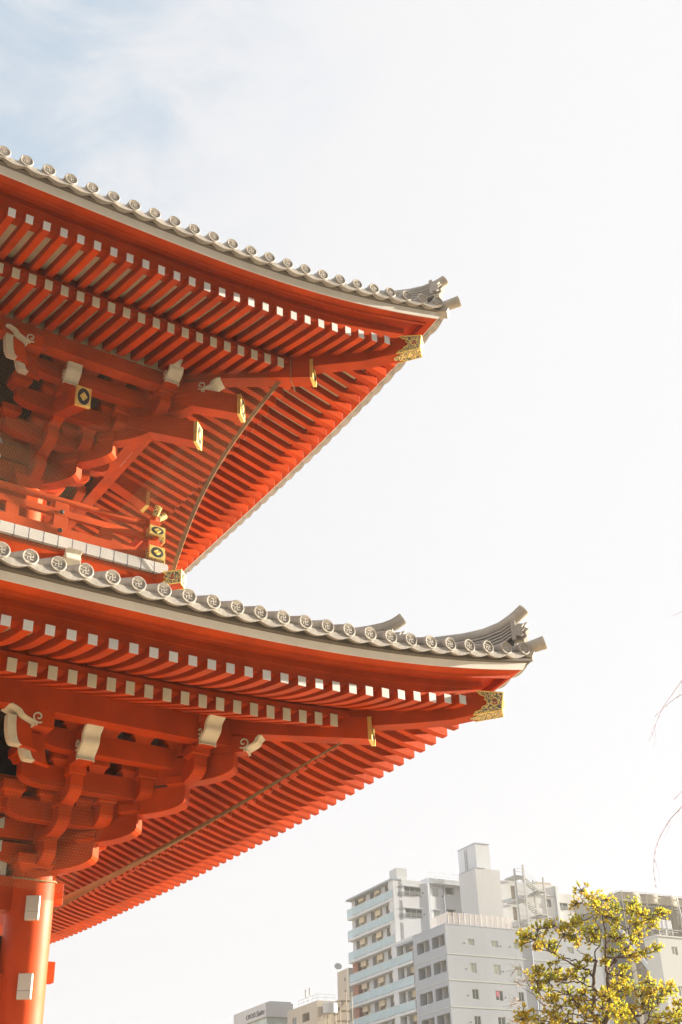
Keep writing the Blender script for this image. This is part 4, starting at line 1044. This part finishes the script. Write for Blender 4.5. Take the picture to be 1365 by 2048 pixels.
mb = MB(); Cb.box(mb, .4, 2.4, 6.2, 9.0, 48.3, 48.75, W_TAN); Cb.part(mb, 'roof_box')

# ---- D: block wrapped in scaffold sheeting
SHEET = mat('scaffold_sheet', (.20, .20, .185), .85, .22, .35, .3, 1.2, streak=True); SHEETL = mat('scaffold_sheet_pale', (.42, .41, .36), .85, .15, .4, .2, 2, streak=True)
Dd = Bld('sheeted_building', 97.4, 88.41, 'tall building wrapped in grey scaffold sheeting behind the yellow green tree', 'building site')
mb = MB()
for face in ('L', 'R'):
    n = 40; w = 9.0 if face == 'L' else 22.0
    for (z0, z1, m) in ((0, 34.95, SHEET), (35.0, 36.15, SHEETL)):
        rows = []
        for z in (z0, z0 + (z1 - z0) * .5, z1):
            row = []
            for j in range(n + 1):
                a = w * j / n; wv = .12 * math.sin(a * 2.1 + z * .1) + .08 * math.sin(a * 5.3 + z * .31)
                row.append(Dd.at(a, -wv, z) if face == 'L' else Dd.at(-wv, a, z))
            rows.append(row)
        mb.grid(rows, m)
mb.add([Dd.at(0, 0, 36.1), Dd.at(9, 0, 36.1), Dd.at(9, 22, 36.1), Dd.at(0, 22, 36.1)], [(0, 1, 2, 3)], SHEETL)
mb.add([Dd.at(9, 0, 0), Dd.at(9, 22, 0), Dd.at(9, 22, 36.1), Dd.at(9, 0, 36.1)], [(0, 1, 2, 3)], SHEET)
mb.add([Dd.at(9, 22, 0), Dd.at(0, 22, 0), Dd.at(0, 22, 36.1), Dd.at(9, 22, 36.1)], [(0, 1, 2, 3)], SHEET)
Dd.part(mb, 'scaffold_sheet', smooth=True, autosmooth=50)
mb = MB()
for t in (.0, 3.8, 7.6, 11.3): mb.tube([Dd.at(-.22, t, 0), Dd.at(-.22, t, 36.3)], .03, SHEETL, 6)
for z in (36.2, 35.1, 34.6): mb.tube([Dd.at(-.24, 0, z), Dd.at(-.24, 21, z)], .025, SHEETL, 6); mb.tube([Dd.at(0, -.24, z), Dd.at(9, -.24, z)], .025, SHEETL, 6)
mb.tube([Dd.at(-.4, 8.4, 36), Dd.at(-.4, 9.3, 29)], .08, W_WHITE, 8)
Dd.part(mb, 'scaffold_tube')
# ---- E: small white block with water tank
Eb = Bld('white_house_block', 58.66, 49.27, 'small pale blue white block at the right edge below the water tank', 'building')
mb = MB(); we = [(1.17, 1.73, 18.78, 19.36), (3.2, 3.9, 18.78, 19.36), (1.17, 1.73, 15.9, 16.6)]; wl = [(.43, .70, 19.15, 19.6)]
W_BLUE = wallmat('pale_blue_render', (.55, .60, .63))
Eb.body(mb, 1.5, 9, 0, 20.02, W_BLUE, L=False, R=False); Eb.facade(mb, 'R', 0, 9, 0, 20.02, we, W_BLUE, depth=.1, back=HOLE); Eb.facade(mb, 'L', 0, 1.5, 0, 20.02, wl, W_BLUE, depth=.1, back=HOLE)
Eb.part(mb, 'wall')
for r in we: Eb.window('R', *r, d=.06, pane=PANEL_)
Eb.window('L', *wl[0], d=.06, mull=0)
mb = MB(); Eb.box(mb, -.04, 1.54, -.04, 9, 20.02, 20.12, W_WHITE); Eb.part(mb, 'coping')
# the sloping white boom passing behind the tree
bo = thing('crane_boom', Vector((72.2, 56.6, 0)), 'long pale crane boom leaning across the sheeted building', 'crane boom')
mb = MB(); P0, P1 = Vector((67.65, 61.66, 24.29)), Vector((69.4, 59.76, 19.67)); dv = (P1 - P0); PB = P0 + dv * 4.9
mb.tube([P0, P0 + dv * 2.2, PB], [.16, .20, .24], W_WHITE, 10); mb.build('boom', bo, smooth=True)
mb = MB(); mb.tube([P0 + dv * 1.3 + Vector((.1, -.2, -.25)), PB + Vector((.1, -.2, -.25))], .06, STEEL, 8); mb.build('ram', bo, smooth=True)
mb = MB(); mb.box(Vector((PB.x, PB.y, .9)), (1.3, 0, 0), (0, 2.0, 0), (0, 0, .85), W_CREAM); mb.build('carriage', bo, bevel=.1)
tk = thing('water_tank', Vector((60.29, 50.45, 20.02)), 'white panel water tank on a steel truss stand above the small block', 'water tank')
class _T(Bld): pass
Tk = _T.__new__(_T); Tk.P = Vector((60.29, 50.45, 0)); Tk.root = tk
mb = MB(); Tk.box(mb, 0, .66, 0, 1.34, 20.98, 21.62, W_WHITE); o = Tk.part(mb, 'tank', bevel=.02)
mb = MB()
for a in (.45, .9): Tk.box(mb, -.015, .68, a - .012, a + .012, 20.97, 21.635, ALU)
Tk.part(mb, 'panel_rib')
mb = MB()
for s_ in (.03, .63):
    for t in (.03, .66, 1.3): mb.tube([Tk.at(s_, t, 20.02), Tk.at(s_, t, 20.98)], .03, STEEL, 6)
    for t0_, t1_ in ((.03, .66), (.66, 1.3)):
        mb.tube([Tk.at(s_, t0_, 20.45), Tk.at(s_, t1_, 20.95)], .022, STEEL, 5); mb.tube([Tk.at(s_, t1_, 20.45), Tk.at(s_, t0_, 20.95)], .022, STEEL, 5)
    mb.tube([Tk.at(s_, -.6, 20.45), Tk.at(s_, 3.2, 20.45)], .03, STEEL, 6); mb.tube([Tk.at(s_, -.3, 20.93), Tk.at(s_, 2.4, 20.93)], .03, STEEL, 6)
Tk.part(mb, 'tank_stand')

# ---- G: tan block at the left with round tank, stair tower, mast and dish
Gb = Bld('tan_building', 69.35, 111.94, 'low tan building with a railed flat roof between the sign building and the tower')
mb = MB(); gh = [(5.65, 6.7, 23.0, 24.75), (2.12, 4.0, 23.85, 24.78, 1.2), (5.65, 6.7, 19.8, 21.6), (2.12, 4.0, 20.6, 21.6, 1.2)]
Gb.body(mb, 8.1, 3.7, 0, 25.72, W_BEIGE, L=False); Gb.facade(mb, 'L', 0, 8.1, 0, 25.72, gh, W_BEIGE, depth=.2, back=W_TAN); Gb.part(mb, 'wall')
for r in (gh[0], gh[2]): Gb.window('L', *r, d=.08)
mb = MB()
rp = [(5.2, .1), (3.9, .1), (2.6, .1), (1.3, .1), (.1, .1), (.1, 1.2), (.1, 2.4)]
for s_, t_ in rp: mb.tube([Gb.at(s_, t_, 25.72), Gb.at(s_, t_, 26.45)], .025, STEEL, 5)
for z in (26.1, 26.45): mb.tube([Gb.at(s_, t_, z) for s_, t_ in rp], .02, STEEL, 5)
Gb.part(mb, 'roof_railing')
mb = MB(); mb.tube([Gb.at(-.9, 1.2, 24.2), Gb.at(-.9, 1.2, 25.25)], .85, W_WHITE, 24); 
for q in range(6): mb.tube([Gb.at(-.9, 1.2, 24.35 + .15 * q), Gb.at(-.9, 1.2, 24.38 + .15 * q)], .865, ALU, 24)
Gb.part(mb, 'round_tank', smooth=True, autosmooth=40)
mb = MB()
for a in range(5): mb.tube([Gb.at(-.9 + .7 * math.cos(a * 1.256), 1.2 + .7 * math.sin(a * 1.256), 0), Gb.at(-.9 + .7 * math.cos(a * 1.256), 1.2 + .7 * math.sin(a * 1.256), 24.2)], .06, W_TAN, 6)
Gb.part(mb, 'tank_stand')
Gs = Bld('stair_tower', 95.15, 142.81, 'narrow tan stair tower with a dish aerial, against the balcony tower', 'tower')
mb = MB(); gv = [(1.15, 1.55, 34.9, 35.4, .2), (1.15, 1.45, 33.3, 33.7, .2)]; Gs.body(mb, 3.75, 4, 0, 36.6, W_BEIGE, L=False); Gs.facade(mb, 'L', 0, 3.75, 0, 36.6, gv, W_BEIGE, back=HOLE); Gs.box(mb, 3.75, 4.35, .3, 3, 0, 35.2, W_BEIGE); Gs.part(mb, 'wall')
mb = MB(); mb.tube([Gs.at(.0, -.15, 36.5), Gs.at(.0, -.15, 20)], .17, W_WARM, 10); Gs.part(mb, 'drain_pipe', smooth=True)
mb = MB()
for q in range(8): z = 25.6 - q * 1.1; Gb.box(mb, -1.4, -.3, 2.2, 3.9, z, z + .08, W_TAN)
for t in (2.25, 3.1, 3.85): mb.tube([Gb.at(-1.4, t, 0), Gb.at(-1.4, t, 26.6 if t > 3 else 25.6)], .06, W_TAN, 6)
mb.prism([Gb.at(-1.45, 2.0, 24.4), Gb.at(-1.45, 3.1, 25.7), Gb.at(-1.45, 3.1, 25.3), Gb.at(-1.45, 2.0, 24.0)], E1 * .9, W_TAN)
for z in (25.9, 26.25, 26.6): mb.tube([Gb.at(-1.45, 1.9, z - 1.2), Gb.at(-1.45, 3.1, z), Gb.at(-1.45, 3.9, z)], .022, W_TAN, 5)
Gb.part(mb, 'fire_stair')
ds = thing('satellite_dish', Gs.at(3.55, .1, 36.6), 'round grey dish aerial on top of the tan stair tower', 'dish aerial')
mb = MB(); c = Gs.at(3.55, .1, 37.45); ax = Vector((-.35, -.8, .45)).normalized(); a1 = ax.cross(Vector((0, 0, 1))).normalized(); a2 = a1.cross(ax)
mb.grid([[c - ax * (.12 * (1 - (r / .58) ** 2)) + (a1 * math.cos(k * PI / 12) + a2 * math.sin(k * PI / 12)) * r for k in range(25)] for r in (.0, .24, .43, .58, .57)], STEEL); mb.build('dish', ds, smooth=True)
mb = MB(); mb.tube([Gs.at(3.55, .1, 36.6), c - ax * .12], .05, STEEL, 6); mb.tube([c - a2 * .5, c + ax * .48], .025, STEEL, 5); mb.build('mount', ds)
an = thing('antenna_mast', Gb.at(3.3, .6, 25.72), 'two panel mobile phone antenna on a thin mast over the tan roof', 'antenna')
mb = MB(); mb.tube([Gb.at(3.25, .6, 25.72), Gb.at(3.25, .6, 27.0)], .03, STEEL, 6); mb.tube([Gb.at(3.25, .6, 26.3), Gb.at(2.4, .6, 25.72)], .02, STEEL, 5); mb.tube([Gb.at(3.25, .6, 26.7), Gb.at(4.15, .6, 26.75)], .025, STEEL, 6); mb.tube([Gb.at(3.1, .6, 27.45), Gb.at(4.15, .6, 27.5)], .02, STEEL, 6); mb.build('mast', an)
for a_, z0, z1 in ((4.15, 26.7, 27.6), (3.05, 26.75, 27.65)):
    mb = MB(); Gb.box(mb, a_ - .13, a_ + .13, .5, .68, z0, z1, ALU); mb.build('panel_antenna', an, bevel=.02)

# ---- H: white building carrying a sign
Hb = Bld('hotel_building', 74.44, 132.32, 'white hotel building with dark script lettering on its parapet, lowest at the left', 'hotel')
mb = MB(); Hb.body(mb, 10.65, 4, 27.12, 28.87, W_SIGN); Hb.body(mb, 10.4, 3.9, 0, 27.12, PANEL_, s0=.25, t0=.25, roof=False)
mb.add([Hb.at(0, 0, 27.12), Hb.at(10.65, 0, 27.12), Hb.at(10.65, 4, 27.12), Hb.at(0, 4, 27.12)], [(0, 1, 2, 3)], W_TAN)
Hb.part(mb, 'wall')
mb = MB(); Hb.box(mb, .5, 9, .8, 3.95, 28.87, 29.15, W_WHITE); Hb.part(mb, 'roof_box')
def lettering(txt, parent, origin, right, size, m, name='sign_lettering', shear=0.0, width=None):
    cu = bpy.data.curves.new('txt', 'FONT'); cu.body = txt; cu.size = size; cu.extrude = .03; cu.shear = shear
    ob = bpy.data.objects.new('txt', cu); COL.objects.link(ob); bpy.context.view_layer.update()
    me = bpy.data.meshes.new_from_object(ob.evaluated_get(bpy.context.evaluated_depsgraph_get())); bpy.data.objects.remove(ob)
    n = right.cross(Vector((0, 0, 1)))
    xs = [v.co.x for v in me.vertices]; sx = width / (max(xs) - min(xs)) if width else 1
    for v in me.vertices:
        p = origin + right * ((v.co.x - min(xs)) * sx) + Vector((0, 0, v.co.y)) + n * (v.co.z + .04); v.co = p
    me.materials.clear(); me.materials.append(m)
    o = bpy.data.objects.new(name, me); COL.objects.link(o); attach(o, parent); return o
LET = mat('dark_lettering', (.10, .10, .12), .5, .1)
lettering('CROSS', Hb.root, Hb.at(6.3, 0, 27.55), -E1, .82, LET, width=3.1)
lettering('Suite', Hb.root, Hb.at(2.95, 0, 27.5), -E1, 1.0, LET, shear=.25, width=2.6)

# ================================================================== trees
BARK = mat('grey_brown_bark', (.13, .095, .075), .9, .3, 8, .4, 30)
def leafmat(name, col):
    m = bpy.data.materials.new(name); m.use_nodes = True; n = m.node_tree.nodes; l = m.node_tree.links; b = n['Principled BSDF']
    b.inputs['Base Color'].default_value = (*col, 1); b.inputs['Roughness'].default_value = .6; b.inputs['Specular IOR Level'].default_value = .2
    t = n.new('ShaderNodeBsdfTranslucent'); t.inputs[0].default_value = (*[min(1, c * 1.5) for c in col], 1)
    x = n.new('ShaderNodeMixShader'); x.inputs[0].default_value = .62
    l.new(b.outputs[0], x.inputs[1]); l.new(t.outputs[0], x.inputs[2]); l.new(x.outputs[0], n['Material Output'].inputs['Surface'])
    return m
LEAVES = [leafmat('leaf_green', (.25, .29, .03)), leafmat('leaf_olive', (.36, .32, .03)), leafmat('leaf_yellow', (.52, .37, .03)), leafmat('leaf_orange', (.52, .28, .04)), leafmat('leaf_dark', (.17, .21, .025))]
PALEBARK = mat('pale_twig', (.34, .29, .25), .9, .2, 8)
TR = Vector((RT.x, RT.y, 0)).normalized(); TF_ = Vector((-TR.y, TR.x, 0))
def tree(name, base, label, px0, limbs, clumps, trunk_r, scale=1 / 84.3, zs_=.0103, z2040=5.43, seed=1, leaf=.078, ros=11, per=19, bare=False, twigs=True):
    """limbs: polylines (x, y, depth, radius) measured in the tree's own plane; clumps: (x, y, spread)"""
    rnd = random.Random(seed)
    root = thing(name, Vector((base.x, base.y, 0)), label, 'tree')
    def pt(x, y, dep): return Vector((base.x, base.y, 0)) + TR * ((x - px0 + (2040 - y) * .103) * scale) + TF_ * dep + Vector((0, 0, z2040 + (2040 - y) * zs_))
    mb = MB(); nodes = []
    for lim in limbs:
        pts = [pt(x, y, d) for x, y, d, r in lim]; rs = [r * .55 for *_, r in lim]
        P, Rr = [pts[0]], [rs[0]]
        for i in range(len(pts) - 1):
            for k in range(1, 5):
                f = k / 4; j = Vector((rnd.gauss(0, 1), rnd.gauss(0, 1), rnd.gauss(0, 1))) * (.018 if k < 4 else 0)
                P.append(pts[i].lerp(pts[i + 1], f) + j); Rr.append(lerp(rs[i], rs[i + 1], f))
        mb.tube(P, Rr, BARK, 9); nodes += list(zip(P, Rr))
    mb.build('trunk', root, smooth=True)
    cr = MB(); tw = MB(); mats = LEAVES
    for (cx, cy, sp) in clumps:
        ctr = pt(cx, cy, rnd.uniform(-.6, .6))
        cand = sorted(nodes, key=lambda q: (q[0] - ctr).length + (0.25 if q[0].z > ctr.z + .1 else 0))[:6]; src, sr = rnd.choice(cand[:2])
        mid = src.lerp(ctr, .5) + Vector((rnd.gauss(0, .05), rnd.gauss(0, .05), -.04)); nodes.append((mid, .02)); nodes.append((ctr, .012))
        tw.tube([src, mid, ctr], [min(sr, .028) * .8, .012, .007], BARK if not bare else PALEBARK, 5)
        hue = rnd.random()
        for _ in range(per):
            d = Vector((rnd.gauss(0, 1), rnd.gauss(0, 1), rnd.gauss(0, .75))); d = d if d.length < 1.7 else d * (1.7 / d.length); tip = ctr + d * sp * scale * .50
            tw.tube([ctr.lerp(mid, rnd.random() * .4), ctr.lerp(tip, .5) + Vector((0, 0, -.02)), tip], [.007, .005, .003], BARK if not bare else PALEBARK, 4)
            if bare: continue
            dirv = (tip - mid).normalized() + Vector((0, 0, .35)); dirv.normalize()
            a = dirv.orthogonal().normalized(); b2 = dirv.cross(a)
            for q in range(ros):
                an_ = q * 2.399 + rnd.random(); el = rnd.uniform(.15, 1.1)
                lv = (a * math.cos(an_) + b2 * math.sin(an_)) * math.sin(el) + dirv * math.cos(el) ; lv.normalize()
                ln = leaf * rnd.uniform(.6, 1.15); wd = ln * .19
                sdv = lv.cross(dirv); sdv = sdv.normalized() if sdv.length > .05 else a
                nv = sdv.cross(lv)
                p0 = tip - dirv * rnd.uniform(0, .05); pm = p0 + lv * ln * .5 - nv * ln * .05; p1 = p0 + lv * ln - nv * ln * .02
                u = rnd.random() * .7 + hue * .3 
                mi = 4 if u < .10 else 0 if u < .36 else 1 if u < .68 else 2 if u < .90 else 3
                cr.add([p0, pm - sdv * wd + nv * wd * .3, p1, pm + sdv * wd + nv * wd * .3], [(0, 1, 2), (0, 2, 3)], mats[mi])
    tw.build('twigs', root, smooth=True)
    if not bare: cr.build('crown', root)
    return root
Z6 = lambda x, y: (1020 + x / 6.825, 1760 + y / 6.825)
Z5 = lambda x, y: (1200 + x / 7.109, 1760 + y / 7.109)
Z2 = lambda x, y: (980 + x / 3.545, 1700 + y / 3.545)
def lim(f, pts, d0, d1, r0_, r1_):
    n = len(pts) - 1
    return [(*f(x, y), lerp(d0, d1, i / n), lerp(r0_, r1_, i / n)) for i, (x, y) in enumerate(pts)]
base1 = Vector((7.6, 5.8, 0))
gx, gy = 1192, 2040 + 5.43 / .0103
limbs = [[(1194, gy, 0, .26), (1194, 2300, 0, .18), (1190, 2120, 0, .15), (1188, 2052, 0, .13)],
  lim(Z6, [(1150, 1990), (1060, 1850), (1080, 1700), (1090, 1500), (1080, 1320), (1130, 1110)], 0, .1, .10, .055),
  lim(Z6, [(1150, 1990), (1290, 1780), (1265, 1600), (1240, 1450), (1225, 1200), (1225, 800), (1180, 480), (1190, 260)], 0, -.2, .11, .012),
  lim(Z6, [(1130, 1110), (1040, 1080), (900, 1105), (760, 1040), (640, 970), (520, 900)], .1, .35, .045, .010),
  lim(Z6, [(1080, 1320), (1000, 1230), (860, 1190), (720, 1110), (600, 1040), (430, 980), (300, 910)], .1, -.3, .05, .010),
  lim(Z6, [(1130, 1110), (1060, 1050), (960, 980), (900, 930)], .1, .3, .03, .009),
  lim(Z6, [(1110, 1080), (1100, 1000), (1170, 880), (1180, 700), (1100, 560), (980, 400), (900, 250)], .1, -.2, .03, .008),
  lim(Z6, [(1240, 1290), (1310, 1190), (1390, 1090)], 0, .2, .06, .05),
  lim(Z5, [(60, 1300), (120, 1180), (205, 1085), (290, 995), (365, 920), (420, 880), (520, 760), (640, 640)], .2, .3, .05, .010),
  lim(Z5, [(365, 920), (340, 700), (370, 480), (390, 380)], .2, .0, .022, .008),
  lim(Z6, [(1090, 1500), (900, 1400), (740, 1420), (600, 1400), (450, 1300), (330, 1270)], .05, -.3, .032, .008),
  lim(Z6, [(1060, 1850), (960, 1690), (820, 1620), (690, 1640)], 0, -.3, .03, .012),
  lim(Z6, [(900, 1700), (700, 1560), (560, 1520), (430, 1540), (300, 1480)], 0, -.4, .03, .008),
  lim(Z5, [(60, 1650), (130, 1560), (230, 1410), (330, 1360), (510, 1220)], 0, .3, .03, .008),
  lim(Z6, [(1290, 1780), (1360, 1700), (1420, 1600)], 0, .3, .03, .012),
  lim(Z6, [(1150, 1990), (980, 1900), (830, 1800), (600, 1760), (430, 1720)], 0, .4, .035, .01),
  lim(Z6, [(1150, 1990), (900, 1960), (600, 1980), (300, 1850), (180, 1820)], 0, -.2, .04, .01)]
cl1 = [(610, 300, 42), (600, 360, 40), (680, 350, 55), (760, 300, 50), (830, 320, 45), (850, 390, 45), (770, 400, 60), (700, 430, 55), (620, 470, 45), (570, 520, 40), (520, 540, 45), (780, 480, 60), (850, 470, 50), (870, 530, 40), (700, 540, 45), (970, 390, 38), (990, 440, 38), (940, 480, 35), (1050, 470, 35), (1000, 520, 50), (1060, 530, 45), (1130, 505, 38), (1030, 580, 45), (960, 560, 40), (1090, 560, 36),
  (330, 560, 50), (290, 540, 40), (390, 570, 50), (440, 540, 45), (500, 610, 50), (540, 570, 45), (250, 600, 40), (240, 650, 35), (430, 640, 45), (360, 640, 40), (560, 630, 45), (610, 600, 40), (680, 650, 40), (330, 690, 28), (470, 660, 35), (800, 640, 40), (860, 650, 45), (810, 720, 38), (740, 620, 35), (690, 590, 40),
  (920, 700, 40), (970, 740, 45), (940, 780, 40), (1000, 790, 40), (1090, 750, 30), (960, 680, 38), (330, 850, 45), (380, 830, 45), (440, 810, 45), (470, 850, 35), (310, 880, 35), (600, 850, 30), (650, 800, 24), (760, 810, 28), (440, 910, 55), (500, 930, 50), (390, 950, 45), (320, 930, 40), (540, 990, 50), (560, 880, 35), (480, 990, 45), (350, 990, 35), (640, 910, 45), (660, 970, 45), (640, 1020, 40), (860, 920, 45), (850, 960, 40), (880, 870, 35),
  (780, 1020, 45), (790, 1000, 40), (430, 1060, 50), (480, 1110, 50), (440, 1120, 40), (560, 1050, 40), (600, 1110, 45), (660, 1080, 40), (730, 1060, 40), (770, 1100, 45), (860, 1100, 40), (230, 1150, 45), (270, 1180, 55), (330, 1160, 50), (220, 1200, 40), (370, 1210, 45), (430, 1190, 40), (560, 1180, 60), (630, 1190, 55), (520, 1200, 50), (690, 1180, 50), (760, 1170, 55), (820, 1190, 50), (890, 1160, 40), (720, 1150, 45)]
tree('broadleaf_tree', base1, 'yellow green broadleaf tree with thin dark branches before the grey flats', 1187, limbs, [(*Z2(x, y), sp * .42) for x, y, sp in cl1], .1, seed=3)
base2 = base1 + TR * 1.0 + TF_ * 1.3
lim2 = [[(1286, gy, 0, .16), (1286, 2200, 0, .10), (1285, 2060, 0, .07)],
  lim(Z5, [(600, 2130), (620, 2020), (580, 1930), (530, 1830), (470, 1730), (430, 1690), (330, 1560), (260, 1470)], 0, .2, .06, .012),
  lim(Z5, [(535, 1840), (620, 1800), (720, 1750), (830, 1690), (920, 1640)], 0, .3, .04, .010), lim(Z5, [(620, 2010), (700, 1880), (720, 1750)], 0, -.2, .04, .02),
  lim(Z5, [(720, 1750), (700, 1600), (790, 1480), (900, 1430)], 0, -.2, .025, .008), lim(Z5, [(620, 2040), (900, 1980), (1050, 1900), (1120, 1780)], 0, .2, .035, .01)]
cl2 = [(930, 920, 40), (900, 900, 35), (1000, 920, 35), (980, 960, 35), (1080, 900, 45), (1110, 890, 45), (1140, 920, 45), (1200, 930, 50), (1260, 930, 50), (1310, 890, 45), (1330, 920, 40), (1240, 980, 40), (1060, 990, 45), (1100, 1020, 45), (1150, 1050, 45), (1040, 1060, 40), (1000, 1080, 40), (1180, 1000, 45), (1130, 980, 40), (1320, 1060, 40), (1350, 1090, 45), (1300, 1120, 45), (1260, 1150, 45), (1210, 1160, 50), (1180, 1200, 45), (1310, 1190, 50), (1350, 1200, 50), (980, 1130, 38), (1050, 1130, 36), (1340, 1140, 45), (1240, 1100, 40), (1400, 1150, 50), (1420, 1060, 50)]
tree('broadleaf_tree', base2, 'lower yellow green broadleaf tree at the right edge, beside the taller one', 1200 + 71, lim2, [(*Z2(x, y), sp * .42) for x, y, sp in cl2], .08, seed=5)
base3 = Vector((15.61, 14.76, 0))
lim3 = [[(1150, gy, 0, .14), (1150, 2250, 0, .10), (1140, 2080, 0, .07)], [(1140, 2080, 0, .06), (1100, 2020, 0, .035), (1075, 1985, 0, .02), (1045, 1960, 0, .008)], [(1100, 2020, 0, .03), (1060, 2010, .2, .015), (1035, 1995, .2, .006)], [(1140, 2080, 0, .05), (1080, 2060, -.2, .03), (1040, 2040, -.2, .01)], [(1075, 1985, 0, .02), (1055, 1940, 0, .012), (1042, 1905, .1, .004)], [(1140, 2080, 0, .05), (1150, 2000, .2, .03), (1130, 1940, .3, .01)]]
tree('bare_tree', base3, 'leafless pale twiggy tree low down before the grey flats', 1150, lim3, [(1045, 1925, 26), (1040, 1965, 26), (1050, 1990, 26), (1035, 2005, 24), (1060, 1955, 26), (1040, 2030, 26), (1075, 1960, 26), (1125, 1960, 30), (1110, 2000, 30), (1150, 1985, 30)], .08, scale=.0169, zs_=.0147, z2040=7.07, seed=8, bare=True, per=16)
# weeping branches coming in from the right, on a tree standing outside the view
wt = thing('weeping_tree', Vector((2.2, -3.4, 0)), 'reddish bare weeping twigs hanging into view at the right edge', 'tree')
def view_pt(x, y, D):
    d = FWD + RT * ((x - 682.5) / 2402) - UP * ((y - 1024) / 2402); h = math.hypot(d.x, d.y); return CAM + d * (D / h)
TWIG = mat('reddish_twig', (.60, .42, .42), .8, .3, 20)
D0 = 13.0
mb = MB(); hub = view_pt(1620, 1050, D0); tk_ = Vector((hub.x + .3, hub.y - .3, 0))
wt.location = tk_; ROOTINV[wt.name] = Matrix.Translation(-tk_)
mb.tube([tk_, tk_ + Vector((0, 0, 3)), hub + Vector((0, 0, -.8)), hub], [.14, .11, .07, .05], BARK, 9); mb.build('trunk', wt, smooth=True)
for pl in ([(1620, 1050), (1500, 1080), (1420, 1190), (1350, 1230)], [(1620, 1050), (1480, 1130), (1395, 1310), (1365, 1360), (1330, 1410), (1311, 1450), (1302, 1476)], [(1620, 1050), (1520, 1200), (1430, 1350), (1365, 1388), (1340, 1405), (1309, 1435)],
           [(1620, 1050), (1520, 1280), (1420, 1540), (1365, 1612), (1340, 1640), (1318, 1680), (1309, 1712), (1309, 1750), (1312, 1776)], [(1620, 1050), (1540, 1300), (1440, 1500), (1365, 1582), (1350, 1598)]):
    mb = MB(); P = [view_pt(x, y, D0) for x, y in pl]
    # smooth the polyline
    Q = []
    for i in range(len(P) - 1):
        p0, p1, p2, p3 = P[max(0, i - 1)], P[i], P[i + 1], P[min(len(P) - 1, i + 2)]
        for k in range(6):
            f = k / 6; Q.append(.5 * ((2 * p1) + (p2 - p0) * f + (2 * p0 - 5 * p1 + 4 * p2 - p3) * f * f + (3 * p1 - p0 - 3 * p2 + p3) * f ** 3))
    Q.append(P[-1]); n = len(Q)
    mb.tube(Q, [(.0048 * (1 - i / n) + .0013) * (1.35 if i % 5 == 0 else 1) for i in range(n)], TWIG, 5)
    for i in range(n // 3, n, 3):
        sd_ = (1 if i % 4 else -1); mb.tube([Q[i], Q[i] + (Q[i] - Q[i - 1]).normalized() * .035 + TR * .012 * sd_], [.0032, .0012], TWIG, 5)
    for i in range(n // 2, n - 4, 13):
        dr_ = (Q[i + 1] - Q[i]).normalized(); mb.tube([Q[i], Q[i] + dr_ * .10 + TR * .05, Q[i] + dr_ * .24 + TR * .07], [.0022, .0016, .001], TWIG, 4)
    mb.build('branch', wt, smooth=True)

# ------------------------------------------------------------------ air
hz = MB(); hz.box((0, 75, 27.0), (499.0 + 6, 0, 0), (0, 580.0, 0), (0, 0, 28.0), STONE)
h = hz.build('haze'); h.data.materials.clear()
HM = bpy.data.materials.new('haze_air'); HM.use_nodes = True; n = HM.node_tree.nodes; n.remove(n['Principled BSDF'])
pv = n.new('ShaderNodeVolumePrincipled'); pv.inputs['Color'].default_value = (.96, .97, 1, 1); pv.inputs['Density'].default_value = .0004; pv.inputs['Anisotropy'].default_value = .1
HM.node_tree.links.new(pv.outputs[0], n['Material Output'].inputs['Volume']); h.data.materials.append(HM)
tag(h, None, None, kind='stuff')
